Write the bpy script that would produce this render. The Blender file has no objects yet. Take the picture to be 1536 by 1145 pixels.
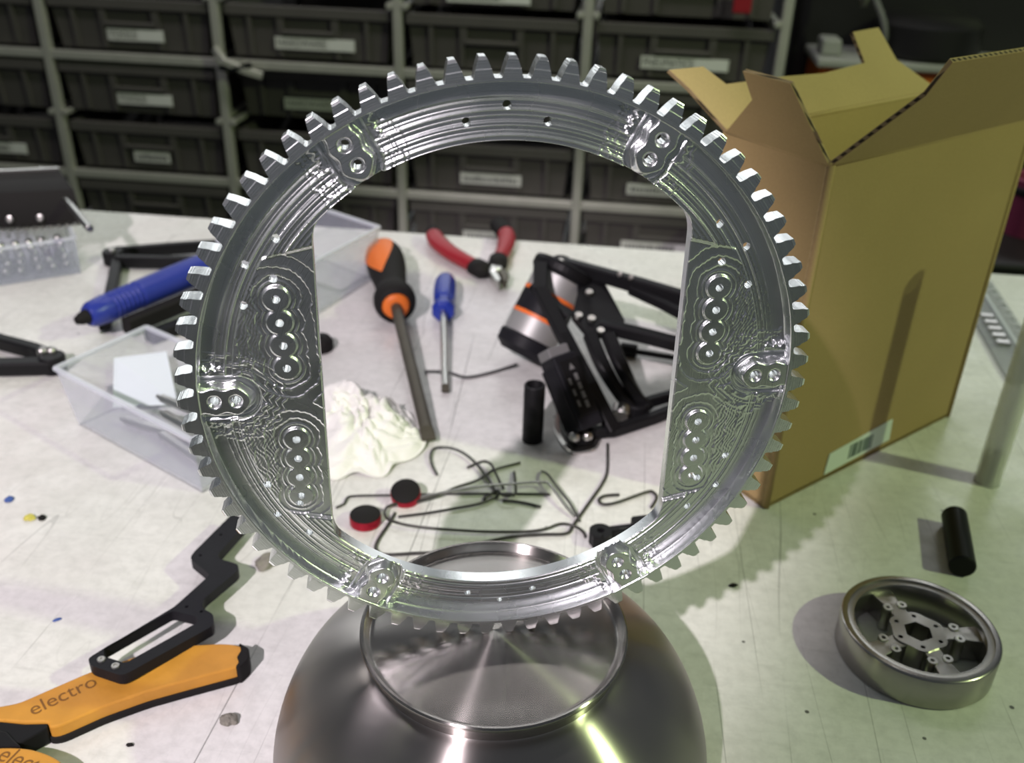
import bpy, bmesh, math, random
import numpy as np
from mathutils import Vector, Matrix, noise

random.seed(7)
SC = bpy.context.scene
COL = SC.collection
PI = math.pi

# ------------------------------------------------------------------ camera
CAM_POS = (0.0, 0.0, 0.319)
cam_d = bpy.data.cameras.new('camera')
cam = bpy.data.objects.new('camera', cam_d)
COL.objects.link(cam)
rt = Vector((0.99945022, 0.01604864, 0.02901219))
dn = Vector((0.03315518, -0.48378007, -0.87456137))
fw = Vector((0.0, 0.87504245, -0.48404619))
cam.matrix_world = Matrix(((rt.x, -dn.x, -fw.x, CAM_POS[0]),
                           (rt.y, -dn.y, -fw.y, CAM_POS[1]),
                           (rt.z, -dn.z, -fw.z, CAM_POS[2]),
                           (0, 0, 0, 1)))
cam_d.sensor_width = 36.0
cam_d.lens = 1450.0 / 1536.0 * 36.0
cam_d.clip_start = 0.01
cam_d.clip_end = 30
cam_d.dof.use_dof = True
cam_d.dof.focus_distance = 0.315
cam_d.dof.aperture_fstop = 14.0
SC.camera = cam

# ------------------------------------------------------------------ world + light
w = bpy.data.worlds.new('room_ambient')
SC.world = w
w.use_nodes = True
bg = w.node_tree.nodes['Background']
bg.inputs[0].default_value = (0.78, 0.86, 0.94, 1)
bg.inputs[1].default_value = 0.10

def lamp(name, loc, target, size, power, col, shape='DISK', size_y=None):
    d = bpy.data.lights.new(name, 'AREA')
    d.shape = shape
    d.size = size
    if size_y:
        d.size_y = size_y
    d.energy = power
    d.color = col
    o = bpy.data.objects.new(name, d)
    COL.objects.link(o)
    o.location = loc
    o.rotation_euler = (Vector(target) - Vector(loc)).to_track_quat('-Z', 'Y').to_euler()
    return o

# lamp behind the photographer's left shoulder, beam narrowed to imitate their shadow at right
sd_ = bpy.data.lights.new('left_lamp', 'SPOT')
sd_.energy = 128
sd_.color = (1.0, 0.885, 0.945)
sd_.shadow_soft_size = 0.016
sd_.spot_size = math.radians(26.5)
sd_.spot_blend = 0.38
so_ = bpy.data.objects.new('left_lamp', sd_)
COL.objects.link(so_)
so_.location = (-0.52, -0.80, 1.12)
so_.rotation_euler = (Vector((-0.19, 0.52, 0.0)) - so_.location).to_track_quat('-Z', 'Y').to_euler()
lamp('right_lamp', (1.67, -0.08, 1.33), (0.15, 0.42, 0.0), 0.06, 18.0, (0.79, 1.0, 0.47))
lamp('rack_fill', (-0.2, 1.15, 1.25), (-0.15, 1.72, 0.60), 1.6, 9.0, (1.0, 0.95, 0.93), 'RECTANGLE', 0.15)  # unseen fill added to brighten the rack and crate fronts
# rows of ceiling panels further back in the hall
for px_ in (-2.2, 0.0, 2.2):
    for py_, pw_ in ((3.0, 7), (4.6, 8)):
        lamp('hall_panel', (px_ * py_ / 3.6, py_, 1.85), (px_ * py_ / 3.6, py_ - 0.4 * py_ / 3, 0.0), 1.2 * py_ / 3.6, pw_, (0.97, 1.0, 1.0), 'RECTANGLE', 0.5 * py_ / 3.6)
lamp('far_fill_strip', (0.0, 7.8, 1.85), (0.0, 6.6, 0.0), 12.0, 110, (0.97, 1.0, 1.0), 'RECTANGLE', 0.7)  # unseen long strip added to brighten the gear's top tooth lands

vs = SC.view_settings
vs.view_transform = 'Standard'
vs.look = 'None'
vs.exposure = 0.0
vs.gamma = 1.0
vs.use_curve_mapping = False

# ------------------------------------------------------------------ materials
def mat(name, col, rough=0.5, metal=0.0, vary=0.0, vscale=60.0, bump=0.0, bscale=400.0,
        trans=0.0, alpha=1.0, spec=0.5, ior=1.45, coat=0.0):
    m = bpy.data.materials.new(name)
    m.use_nodes = True
    nt = m.node_tree
    b = nt.nodes['Principled BSDF']
    b.inputs['Base Color'].default_value = (*col, 1)
    b.inputs['Roughness'].default_value = rough
    b.inputs['Metallic'].default_value = metal
    b.inputs['Specular IOR Level'].default_value = spec
    b.inputs['IOR'].default_value = ior
    b.inputs['Transmission Weight'].default_value = trans
    b.inputs['Alpha'].default_value = alpha
    b.inputs['Coat Weight'].default_value = coat
    tc = nt.nodes.new('ShaderNodeTexCoord')
    if vary > 0:
        n = nt.nodes.new('ShaderNodeTexNoise')
        n.inputs['Scale'].default_value = vscale
        n.inputs['Detail'].default_value = 5
        nt.links.new(tc.outputs['Object'], n.inputs['Vector'])
        mx = nt.nodes.new('ShaderNodeMix')
        mx.data_type = 'RGBA'
        mx.inputs['A'].default_value = (*[c * (1 - vary) for c in col], 1)
        mx.inputs['B'].default_value = (*[min(1, c * (1 + vary)) for c in col], 1)
        nt.links.new(n.outputs['Fac'], mx.inputs['Factor'])
        nt.links.new(mx.outputs['Result'], b.inputs['Base Color'])
    if bump > 0:
        n2 = nt.nodes.new('ShaderNodeTexNoise')
        n2.inputs['Scale'].default_value = bscale
        n2.inputs['Detail'].default_value = 4
        nt.links.new(tc.outputs['Object'], n2.inputs['Vector'])
        bp = nt.nodes.new('ShaderNodeBump')
        bp.inputs['Strength'].default_value = bump
        bp.inputs['Distance'].default_value = 0.001
        nt.links.new(n2.outputs['Fac'], bp.inputs['Height'])
        nt.links.new(bp.outputs['Normal'], b.inputs['Normal'])
    return m

def math_node(nt, op, a, b=None, c=None):
    n = nt.nodes.new('ShaderNodeMath')
    n.operation = op
    for i, v in enumerate((a, b, c)):
        if v is None:
            continue
        if isinstance(v, (int, float)):
            n.inputs[i].default_value = v
        else:
            nt.links.new(v, n.inputs[i])
    return n.outputs[0]

def table_material():
    m = bpy.data.materials.new('worn_white_tabletop')
    m.use_nodes = True
    nt = m.node_tree
    L = nt.links.new
    b = nt.nodes['Principled BSDF']
    tc = nt.nodes.new('ShaderNodeTexCoord')
    def noise_tex(scale, detail=4, rough=0.55, vec=None):
        n = nt.nodes.new('ShaderNodeTexNoise')
        n.inputs['Scale'].default_value = scale
        n.inputs['Detail'].default_value = detail
        n.inputs['Roughness'].default_value = rough
        L(vec or tc.outputs['Object'], n.inputs['Vector'])
        return n.outputs['Fac']
    def ramp(v, lo, hi):
        r = nt.nodes.new('ShaderNodeMapRange')
        r.inputs['From Min'].default_value = lo
        r.inputs['From Max'].default_value = hi
        L(v, r.inputs['Value'])
        return r.outputs['Result']
    def mapping(rot, sc):
        mp = nt.nodes.new('ShaderNodeMapping')
        mp.inputs['Rotation'].default_value = rot
        mp.inputs['Scale'].default_value = sc
        L(tc.outputs['Object'], mp.inputs['Vector'])
        return mp.outputs['Vector']
    def scratches(across, along, width, rotz, lo, hi):
        n = nt.nodes.new('ShaderNodeTexNoise')
        n.inputs['Scale'].default_value = 1.0
        n.inputs['Detail'].default_value = 0.0
        L(mapping((0, 0, rotz), (across, along, 0.01)), n.inputs['Vector'])
        d = math_node(nt, 'ABSOLUTE', math_node(nt, 'SUBTRACT', n.outputs['Fac'], 0.5))
        line = math_node(nt, 'LESS_THAN', d, width)
        msk = ramp(noise_tex(7.0 + rotz, 2), lo, hi)
        return math_node(nt, 'MULTIPLY', line, msk)
    smudge = ramp(noise_tex(9, 6, 0.65), 0.35, 0.75)
    fine = ramp(noise_tex(160, 5, 0.7), 0.42, 0.72)
    pink = ramp(noise_tex(5.5, 3), 0.52, 0.75)
    streak = ramp(noise_tex(26, 5, 0.7, mapping((0, 0, 0.6), (1, 7, 1))), 0.55, 0.8)
    s1 = math_node(nt, 'MAXIMUM', scratches(13, 0.35, 0.0010, 0.55, 0.48, 0.60), scratches(10, 0.3, 0.0009, -0.62, 0.48, 0.60))
    s2 = math_node(nt, 'MAXIMUM', scratches(26, 1.2, 0.0016, 1.25, 0.52, 0.66), scratches(22, 1.0, 0.0016, 0.15, 0.54, 0.68))
    s3 = math_node(nt, 'MAXIMUM', scratches(80, 7, 0.004, -0.5, 0.52, 0.72), scratches(70, 7, 0.004, 0.8, 0.54, 0.72))
    sp = nt.nodes.new('ShaderNodeTexVoronoi')
    sp.inputs['Scale'].default_value = 42
    L(mapping((0, 0, 0), (1, 1, 0.01)), sp.inputs['Vector'])
    speck = math_node(nt, 'LESS_THAN', sp.outputs['Distance'], 0.045)
    sep = nt.nodes.new('ShaderNodeSeparateColor')
    L(sp.outputs['Color'], sep.inputs[0])
    speck = math_node(nt, 'MULTIPLY', speck, math_node(nt, 'GREATER_THAN', sep.outputs[0], 0.55))
    def mix(fac, a, bcol, amt=1.0):
        x = nt.nodes.new('ShaderNodeMix')
        x.data_type = 'RGBA'
        if amt != 1.0:
            fac = math_node(nt, 'MULTIPLY', fac, amt)
        L(fac, x.inputs['Factor'])
        if isinstance(a, tuple):
            x.inputs['A'].default_value = a
        else:
            L(a, x.inputs['A'])
        x.inputs['B'].default_value = bcol
        return x.outputs['Result']
    c = mix(smudge, (0.76, 0.755, 0.735, 1), (0.58, 0.58, 0.55, 1))
    c = mix(pink, c, (0.66, 0.58, 0.60, 1), 0.45)
    c = mix(streak, c, (0.46, 0.46, 0.44, 1), 0.5)
    c = mix(fine, c, (0.40, 0.40, 0.38, 1), 0.38)
    c = mix(s1, c, (0.16, 0.16, 0.15, 1), 0.8)
    c = mix(s2, c, (0.25, 0.25, 0.24, 1), 0.7)
    c = mix(s3, c, (0.33, 0.33, 0.31, 1), 0.6)
    c = mix(speck, c, (0.06, 0.06, 0.06, 1), 0.9)
    L(c, b.inputs['Base Color'])
    L(ramp(noise_tex(30, 4), 0.0, 1.6), b.inputs['Roughness'])
    b.inputs['Specular IOR Level'].default_value = 0.3
    bp = nt.nodes.new('ShaderNodeBump')
    bp.inputs['Strength'].default_value = 0.25
    bp.inputs['Distance'].default_value = 0.0004
    hgt = math_node(nt, 'SUBTRACT', noise_tex(220, 3), math_node(nt, 'ADD', s1, s2))
    L(hgt, bp.inputs['Height'])
    L(bp.outputs['Normal'], b.inputs['Normal'])
    return m

def brushed_steel(name, col, rough, aniso, rot=0.0, streak=0.0):
    """Lathe-brushed steel: circular grain around the object's Z axis."""
    m = bpy.data.materials.new(name)
    m.use_nodes = True
    nt = m.node_tree
    b = nt.nodes['Principled BSDF']
    b.inputs['Base Color'].default_value = (*col, 1)
    b.inputs['Metallic'].default_value = 1
    b.inputs['Roughness'].default_value = rough
    b.inputs['Anisotropic'].default_value = aniso
    b.inputs['Anisotropic Rotation'].default_value = rot
    tg = nt.nodes.new('ShaderNodeTangent')
    tg.direction_type = 'RADIAL'
    tg.axis = 'Z'
    nt.links.new(tg.outputs[0], b.inputs['Tangent'])
    return m

def gear_material(name='machined_aluminium', r0=0.20, r1=0.34):
    m = bpy.data.materials.new(name)
    m.use_nodes = True
    nt = m.node_tree
    L = nt.links.new
    b = nt.nodes['Principled BSDF']
    b.inputs['Base Color'].default_value = (0.80, 0.82, 0.83, 1)
    b.inputs['Metallic'].default_value = 1
    tc = nt.nodes.new('ShaderNodeTexCoord')
    sx = nt.nodes.new('ShaderNodeSeparateXYZ')
    L(tc.outputs['Object'], sx.inputs[0])
    r2 = math_node(nt, 'ADD', math_node(nt, 'MULTIPLY', sx.outputs[0], sx.outputs[0]),
                   math_node(nt, 'MULTIPLY', sx.outputs[1], sx.outputs[1]))
    r = math_node(nt, 'SQRT', r2)
    # concentric tool marks as fine relief
    nz = nt.nodes.new('ShaderNodeTexNoise')
    nz.noise_dimensions = '1D'
    nz.inputs['Scale'].default_value = 2600
    nz.inputs['Detail'].default_value = 3
    L(r, nz.inputs['W'])
    n3 = nt.nodes.new('ShaderNodeTexNoise')
    n3.inputs['Scale'].default_value = 500
    n3.inputs['Detail'].default_value = 3
    L(tc.outputs['Object'], n3.inputs['Vector'])
    h = math_node(nt, 'ADD', nz.outputs['Fac'], math_node(nt, 'MULTIPLY', n3.outputs['Fac'], 0.7))
    bp = nt.nodes.new('ShaderNodeBump')
    bp.inputs['Strength'].default_value = 0.35
    bp.inputs['Distance'].default_value = 0.00012
    L(h, bp.inputs['Height'])
    L(bp.outputs['Normal'], b.inputs['Normal'])
    n4 = nt.nodes.new('ShaderNodeTexNoise')
    n4.inputs['Scale'].default_value = 60
    L(tc.outputs['Object'], n4.inputs['Vector'])
    mr = nt.nodes.new('ShaderNodeMapRange')
    mr.inputs['To Min'].default_value = r0
    mr.inputs['To Max'].default_value = r1
    L(n4.outputs['Fac'], mr.inputs['Value'])
    L(mr.outputs[0], b.inputs['Roughness'])
    return m

def cardboard(name, col, edge=False):
    m = bpy.data.materials.new(name)
    m.use_nodes = True
    nt = m.node_tree
    L = nt.links.new
    b = nt.nodes['Principled BSDF']
    b.inputs['Roughness'].default_value = 0.85
    b.inputs['Specular IOR Level'].default_value = 0.2
    tc = nt.nodes.new('ShaderNodeTexCoord')
    n = nt.nodes.new('ShaderNodeTexNoise')
    n.inputs['Scale'].default_value = 900 if not edge else 250
    n.inputs['Detail'].default_value = 4
    L(tc.outputs['Object'], n.inputs['Vector'])
    n2 = nt.nodes.new('ShaderNodeTexNoise')
    n2.inputs['Scale'].default_value = 18
    L(tc.outputs['Object'], n2.inputs['Vector'])
    f = math_node(nt, 'ADD', math_node(nt, 'MULTIPLY', n.outputs['Fac'], 0.6),
                  math_node(nt, 'MULTIPLY', n2.outputs['Fac'], 0.4))
    mx = nt.nodes.new('ShaderNodeMix')
    mx.data_type = 'RGBA'
    L(f, mx.inputs['Factor'])
    mx.inputs['A'].default_value = (*[c * 0.80 for c in col], 1)
    mx.inputs['B'].default_value = (*[c * 1.2 for c in col], 1)
    L(mx.outputs['Result'], b.inputs['Base Color'])
    if edge:
        wv = nt.nodes.new('ShaderNodeTexWave')
        wv.inputs['Scale'].default_value = 110
        wv.bands_direction = 'DIAGONAL'
        L(tc.outputs['Object'], wv.inputs['Vector'])
        L(math_node(nt, 'GREATER_THAN', wv.outputs['Fac'], 0.5), mx.inputs['Factor'])
        mx.inputs['A'].default_value = (0.05, 0.038, 0.025, 1)
        mx.inputs['B'].default_value = (0.30, 0.22, 0.12, 1)
    bp = nt.nodes.new('ShaderNodeBump')
    bp.inputs['Strength'].default_value = 0.12
    bp.inputs['Distance'].default_value = 0.0005
    L(n.outputs['Fac'], bp.inputs['Height'])
    L(bp.outputs['Normal'], b.inputs['Normal'])
    return m

M = {
    'table': table_material(),
    'alu': gear_material(),
    'alu_tooth': gear_material('milled_tooth_aluminium', 0.20, 0.30),
    'steel_disc': brushed_steel('brushed_steel_disc', (0.36, 0.34, 0.325), 0.25, 1.0, 0.25),
    'steel_body': brushed_steel('brushed_steel_body', (0.42, 0.39, 0.375), 0.28, 1.0, 0.25),
    'steel_wheel': brushed_steel('turned_steel', (0.36, 0.345, 0.325), 0.26, 0.5, 0.25),
    'steel': mat('plain_steel', (0.55, 0.54, 0.52), 0.28, 1.0),
    'shaft': mat('dull_steel_shaft', (0.10, 0.09, 0.07), 0.5, 0.7, 0.15, 80),
    'rack': mat('galvanised_rack', (0.50, 0.49, 0.45), 0.45, 0.35, 0.15, 30),
    'crate': mat('dark_grey_crate_plastic', (0.080, 0.072, 0.069), 0.65, 0, 0.12, 20),
    'crate2': mat('dark_grey_crate_rim', (0.094, 0.086, 0.082), 0.6, 0, 0.12, 20),
    'label': mat('label_paper', (0.62, 0.62, 0.60), 0.7, 0, 0.05, 50),
    'label2': mat('label_tape', (0.74, 0.74, 0.73), 0.6),
    'ink': mat('label_ink', (0.10, 0.10, 0.10), 0.7),
    'card': cardboard('brown_cardboard', (0.345, 0.245, 0.112)),
    'card_in': cardboard('inner_cardboard', (0.46, 0.345, 0.165)),
    'flute': cardboard('corrugated_core', (0.16, 0.12, 0.08), True),
    'black': mat('black_anodised', (0.009, 0.009, 0.010), 0.45, 0.0, spec=0.18),
    'blackp': mat('black_plastic', (0.013, 0.013, 0.016), 0.5, 0, 0.2, 120, 0.1, 600, spec=0.15),
    'rubber': mat('black_rubber', (0.014, 0.013, 0.013), 0.7, spec=0.15),
    'orange': mat('orange_rubber', (0.72, 0.16, 0.02), 0.5),
    'orange_l': mat('orange_stripe', (0.80, 0.17, 0.03), 0.45),
    'blue': mat('blue_plastic', (0.014, 0.035, 0.30), 0.3),
    'blue2': mat('blue_marker_plastic', (0.02, 0.035, 0.27), 0.35),
    'red': mat('red_grip', (0.30, 0.012, 0.022), 0.45),
    'red_an': mat('red_anodised', (0.34, 0.012, 0.03), 0.3, 0.6),
    'yellow': mat('worn_yellow_grip', (0.55, 0.255, 0.035), 0.55, 0, 0.22, 90, 0.2, 300),
    'yellow_ink': mat('pen_on_grip', (0.20, 0.085, 0.015), 0.6),
    'clear': mat('milky_plastic', (0.58, 0.61, 0.70), 0.35, 0, 0, 1, 0, 1, 0.0, 0.21),
    'clear_rim': mat('milky_plastic_rim', (0.72, 0.75, 0.82), 0.35, 0, 0, 1, 0, 1, 0.0, 0.5),
    'tube': mat('clear_tube', (0.72, 0.72, 0.66), 0.25, 0, 0, 1, 0, 1, 0.0, 0.42),
    'blue_clear': mat('bluish_clear_plastic', (0.50, 0.52, 0.58), 0.3, 0, 0, 1, 0, 1, 0.0, 0.35),
    'bead_clear': mat('clear_box_plastic', (0.40, 0.43, 0.52), 0.25, 0, 0, 1, 0, 1, 0.0, 0.30),
    'paper': mat('white_paper', (0.60, 0.65, 0.72), 0.7, 0, 0.04, 30),
    'tissue': mat('tissue_paper', (0.77, 0.77, 0.73), 0.9, 0, 0.03, 60, 0.2, 250),
    'motor': mat('silver_motor_can', (0.40, 0.40, 0.39), 0.5, 0.5, 0.05, 30),
    'wire': mat('dark_wire', (0.045, 0.043, 0.04), 0.38, 0.3),
    'wire_s': mat('bright_wire', (0.50, 0.50, 0.48), 0.3, 1.0),
    'cable': mat('grey_cable', (0.05, 0.05, 0.05), 0.5),
    'floor': mat('dark_floor', (0.05, 0.05, 0.05), 0.7, 0, 0.2, 5),
    'wall': mat('dark_wall', (0.02, 0.02, 0.022), 0.8, 0, 0.2, 4),
    'machine': mat('black_machine', (0.012, 0.011, 0.012), 0.4, 0, 0.2, 10),
    'white_m': mat('grey_white_panel', (0.34, 0.34, 0.33), 0.5),
    'pink': mat('pink_plastic', (0.22, 0.03, 0.08), 0.6),
    'chipy': mat('yellow_chip', (0.55, 0.50, 0.10), 0.6),
    'chipb': mat('blue_chip', (0.05, 0.10, 0.32), 0.6),
    'lump': mat('grey_lump', (0.20, 0.19, 0.16), 0.8, 0, 0.4, 200, 0.4, 300),
    'barcode': mat('barcode_ink', (0.10, 0.14, 0.13), 0.7),
    'sticker': mat('pale_sticker', (0.62, 0.68, 0.64), 0.5),
    'text_dim': mat('grey_print', (0.16, 0.16, 0.16), 0.6),
}

# ------------------------------------------------------------------ helpers
WM = {}

def tag(o, label=None, cat=None, group=None, kind=None):
    if label: o['label'] = label
    if cat: o['category'] = cat
    if group: o['group'] = group
    if kind: o['kind'] = kind
    return o

def thing(name, label, cat, loc=(0, 0, 0), group=None, mw=None):
    o = bpy.data.objects.new(name, None)
    o.empty_display_size = 0.01
    COL.objects.link(o)
    m = mw if mw is not None else Matrix.Translation(loc)
    o.matrix_world = m
    WM[o.name] = m.copy()
    return tag(o, label, cat, group)

def make_mesh(name, verts, faces, smooth=False):
    me = bpy.data.meshes.new(name)
    me.from_pydata([tuple(v) for v in verts], [], [tuple(f) for f in faces])
    me.validate()
    bm = bmesh.new()
    bm.from_mesh(me)
    bmesh.ops.recalc_face_normals(bm, faces=bm.faces)
    bm.to_mesh(me)
    bm.free()
    if smooth:
        me.polygons.foreach_set('use_smooth', [True] * len(me.polygons))
        if smooth == 'auto':
            try:
                me.set_sharp_from_angle(angle=math.radians(40))
            except Exception:
                pass
    return me

def obj(name, vf, m, parent=None, smooth=False, local=False, loc=None, mesh=None):
    """vf in world coordinates (local=False) or in the parent's coordinates."""
    if mesh is None:
        verts, faces = vf
        pm = WM[parent.name] if parent is not None else (Matrix.Translation(loc) if loc else Matrix())
        if not local:
            inv = pm.inverted()
            verts = [inv @ Vector(v) for v in verts]
        mesh = make_mesh(name, verts, faces, smooth)
        mesh.materials.append(m)
    else:
        pm = WM[parent.name] if parent is not None else (Matrix.Translation(loc) if loc else Matrix())
    o = bpy.data.objects.new(name, mesh)
    COL.objects.link(o)
    if parent is not None:
        o.parent = parent
    elif loc is not None:
        o.location = loc
    WM[o.name] = pm.copy()
    return o

def join(*vfs):
    V, F = [], []
    for v, f in vfs:
        k = len(V)
        V += [tuple(x) for x in v]
        F += [tuple(i + k for i in ff) for ff in f]
    return V, F

def xf(vf, m):
    return [m @ Vector(v) for v in vf[0]], vf[1]

def box(x0, x1, y0, y1, z0, z1, bev=0.0):
    if bev <= 0:
        v = [(x0, y0, z0), (x1, y0, z0), (x1, y1, z0), (x0, y1, z0), (x0, y0, z1), (x1, y0, z1), (x1, y1, z1), (x0, y1, z1)]
        f = [(0, 3, 2, 1), (4, 5, 6, 7), (0, 1, 5, 4), (1, 2, 6, 5), (2, 3, 7, 6), (3, 0, 4, 7)]
        return v, f
    bm = bmesh.new()
    r = bmesh.ops.create_cube(bm, size=1)
    for v in r['verts']:
        v.co = Vector(((x0 + x1) / 2 + v.co.x * (x1 - x0), (y0 + y1) / 2 + v.co.y * (y1 - y0), (z0 + z1) / 2 + v.co.z * (z1 - z0)))
    bmesh.ops.bevel(bm, geom=list(bm.edges), offset=bev, segments=2, affect='EDGES', profile=0.5)
    bm.verts.index_update()
    out = [v.co.copy() for v in bm.verts], [[v.index for v in f.verts] for f in bm.faces]
    bm.free()
    return out

def lathe(profile, n=48, m=None, cap0=False, cap1=False):
    V, F = [], []
    for r, z in profile:
        for i in range(n):
            a = 2 * PI * i / n
            V.append(Vector((r * math.cos(a), r * math.sin(a), z)))
    for k in range(len(profile) - 1):
        for i in range(n):
            j = (i + 1) % n
            F.append((k * n + i, k * n + j, (k + 1) * n + j, (k + 1) * n + i))
    if cap0: F.append(tuple(reversed(range(n))))
    if cap1: F.append(tuple((len(profile) - 1) * n + i for i in range(n)))
    if m is not None:
        V = [m @ v for v in V]
    return V, F

def axis_matrix(a, b):
    """local Z runs from a to b, origin at a"""
    a, b = Vector(a), Vector(b)
    q = (b - a).to_track_quat('Z', 'Y')
    return Matrix.Translation(a) @ q.to_matrix().to_4x4()

def cyl(a, b, r, n=24, bev=0.0):
    L = (Vector(b) - Vector(a)).length
    if bev:
        p = [(r - bev, 0), (r, bev), (r, L - bev), (r - bev, L)]
    else:
        p = [(r, 0), (r, L)]
    return lathe(p, n, axis_matrix(a, b), True, True)

def catmull(pts, sub=6):
    P = [Vector(p) for p in pts]
    if len(P) < 3: return P
    out = []
    for i in range(len(P) - 1):
        p0 = P[max(i - 1, 0)]; p1 = P[i]; p2 = P[i + 1]; p3 = P[min(i + 2, len(P) - 1)]
        for s in range(sub):
            t = s / sub
            out.append(0.5 * ((2 * p1) + (p2 - p0) * t + (2 * p0 - 5 * p1 + 4 * p2 - p3) * t * t + (3 * p1 - p0 - 3 * p2 + p3) * t ** 3))
    out.append(P[-1])
    return out

def sweep(pts, section, closed_ends=True, up=(0, 0, 1)):
    """section: list of (side, up) offsets; one list or a list per point"""
    P = [Vector(p) for p in pts]
    n = len(P)
    V, F = [], []
    per = isinstance(section[0], list)
    k = len(section[0]) if per else len(section)
    for i in range(n):
        t = (P[min(i + 1, n - 1)] - P[max(i - 1, 0)]).normalized()
        s = t.cross(Vector(up))
        if s.length < 1e-4: s = t.cross(Vector((0, 1, 0)))
        s.normalize()
        u = s.cross(t)
        for a, b in (section[i] if per else section):
            V.append(P[i] + s * a + u * b)
    for i in range(n - 1):
        for j in range(k):
            q = (j + 1) % k
            F.append((i * k + j, i * k + q, (i + 1) * k + q, (i + 1) * k + j))
    if closed_ends:
        F.append(tuple(reversed(range(k))))
        F.append(tuple((n - 1) * k + j for j in range(k)))
    return V, F

def circ(r, n=8):
    return [(r * math.cos(2 * PI * i / n), r * math.sin(2 * PI * i / n)) for i in range(n)]

def rect(wd, h, c=0.15):
    a, b = wd / 2, h / 2
    e = min(wd, h) * c
    return [(-a + e, -b), (a - e, -b), (a, -b + e), (a, b - e), (a - e, b), (-a + e, b), (-a, b - e), (-a, -b + e)]

def prism(poly, z0, z1, bev=0.0, holes=()):
    """extruded polygon (x,y), z0/z1 may be functions of (x,y); holes cut through"""
    bm = bmesh.new()
    loops = [poly] + list(holes)
    edges = []
    for lp in loops:
        vs_ = [bm.verts.new((p[0], p[1], 0)) for p in lp]
        edges += [bm.edges.new((vs_[i], vs_[(i + 1) % len(vs_)])) for i in range(len(vs_))]
    bmesh.ops.triangle_fill(bm, use_beauty=True, edges=edges)
    bmesh.ops.dissolve_limit(bm, angle_limit=0.01, verts=list(bm.verts), edges=list(bm.edges), delimit={'NORMAL'}) if not holes else None
    r = bmesh.ops.extrude_face_region(bm, geom=list(bm.faces))
    top = set(v for v in r['geom'] if isinstance(v, bmesh.types.BMVert))
    for v in bm.verts:
        zz = z1 if v in top else z0
        v.co.z = zz(v.co.x, v.co.y) if callable(zz) else zz
    bmesh.ops.recalc_face_normals(bm, faces=list(bm.faces))
    if bev > 0:
        es = [e for e in bm.edges if len(e.link_faces) == 2 and e.calc_face_angle(0) > 0.6]
        bmesh.ops.bevel(bm, geom=es, offset=bev, segments=2, affect='EDGES', profile=0.5)
    bm.verts.index_update()
    out = [v.co.copy() for v in bm.verts], [[v.index for v in f.verts] for f in bm.faces]
    bm.free()
    return out

def round_poly(poly, r=0.002, n=4):
    out = []
    k = len(poly)
    for i in range(k):
        p = Vector(poly[i]); a = Vector(poly[i - 1]); b = Vector(poly[(i + 1) % k])
        da = (a - p); db = (b - p)
        ra = min(r, da.length * 0.45); rb = min(r, db.length * 0.45)
        A = p + da.normalized() * ra; B = p + db.normalized() * rb
        for s in range(n + 1):
            t = s / n
            q = A * (1 - t) ** 2 + p * 2 * t * (1 - t) + B * t * t
            out.append((q.x, q.y))
    return out

def text_mesh(body, size, m, depth=0.0):
    c = bpy.data.curves.new('text', 'FONT')
    c.body = body
    c.size = size
    c.extrude = depth
    c.align_x = 'CENTER'
    c.align_y = 'CENTER'
    t = bpy.data.objects.new('text_tmp', c)
    COL.objects.link(t)
    dg = bpy.context.evaluated_depsgraph_get()
    me = bpy.data.meshes.new_from_object(t.evaluated_get(dg))
    bpy.data.objects.remove(t)
    bpy.data.curves.remove(c)
    me.materials.clear()
    me.materials.append(m)
    return me

def smooth_grid(name, V, F, m):
    me = bpy.data.meshes.new(name)
    me.vertices.add(len(V)); me.vertices.foreach_set('co', np.asarray(V, np.float32).ravel())
    F = np.asarray(F, np.int32)
    me.loops.add(F.size); me.loops.foreach_set('vertex_index', F.ravel())
    me.polygons.add(len(F))
    me.polygons.foreach_set('loop_start', np.arange(len(F), dtype=np.int32) * F.shape[1])
    me.polygons.foreach_set('use_smooth', np.ones(len(F), bool))
    me.update(calc_edges=True)
    me.materials.append(m)
    return me

# ------------------------------------------------------------------ room shell
ROT = math.atan2(-0.10245, 0.99474)          # bench and rack run slightly towards the camera on the right
obj('floor', box(-8, 8, -2.5, 11, -0.80, -0.75), M['floor'])['kind'] = 'structure'
RM = Matrix.Translation((0, 1.6, 0)) @ Matrix.Rotation(ROT, 4, 'Z')
obj('wall_back', xf(box(-8, 8, 8.4, 8.5, -0.75, 2.2), RM), M['wall'])['kind'] = 'structure'

# workbench
TM = Matrix.Translation((0, 0.850, 0)) @ Matrix.Rotation(ROT, 4, 'Z')
bench = thing('workbench', 'long white scratched workbench top everything lies on', 'workbench', mw=TM @ Matrix.Translation((0, -0.37, -0.75)))
obj('tabletop', xf(box(-1.0, 1.0, -0.83, 0.0, -0.028, 0.0, 0.003), TM), M['table'], bench)
for sx in (-0.92, 0.92):
    for sy in (-0.77, -0.06):
        obj('leg', xf(box(sx - 0.025, sx + 0.025, sy - 0.025, sy + 0.025, -0.75, -0.028), TM), M['rack'], bench)

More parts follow.
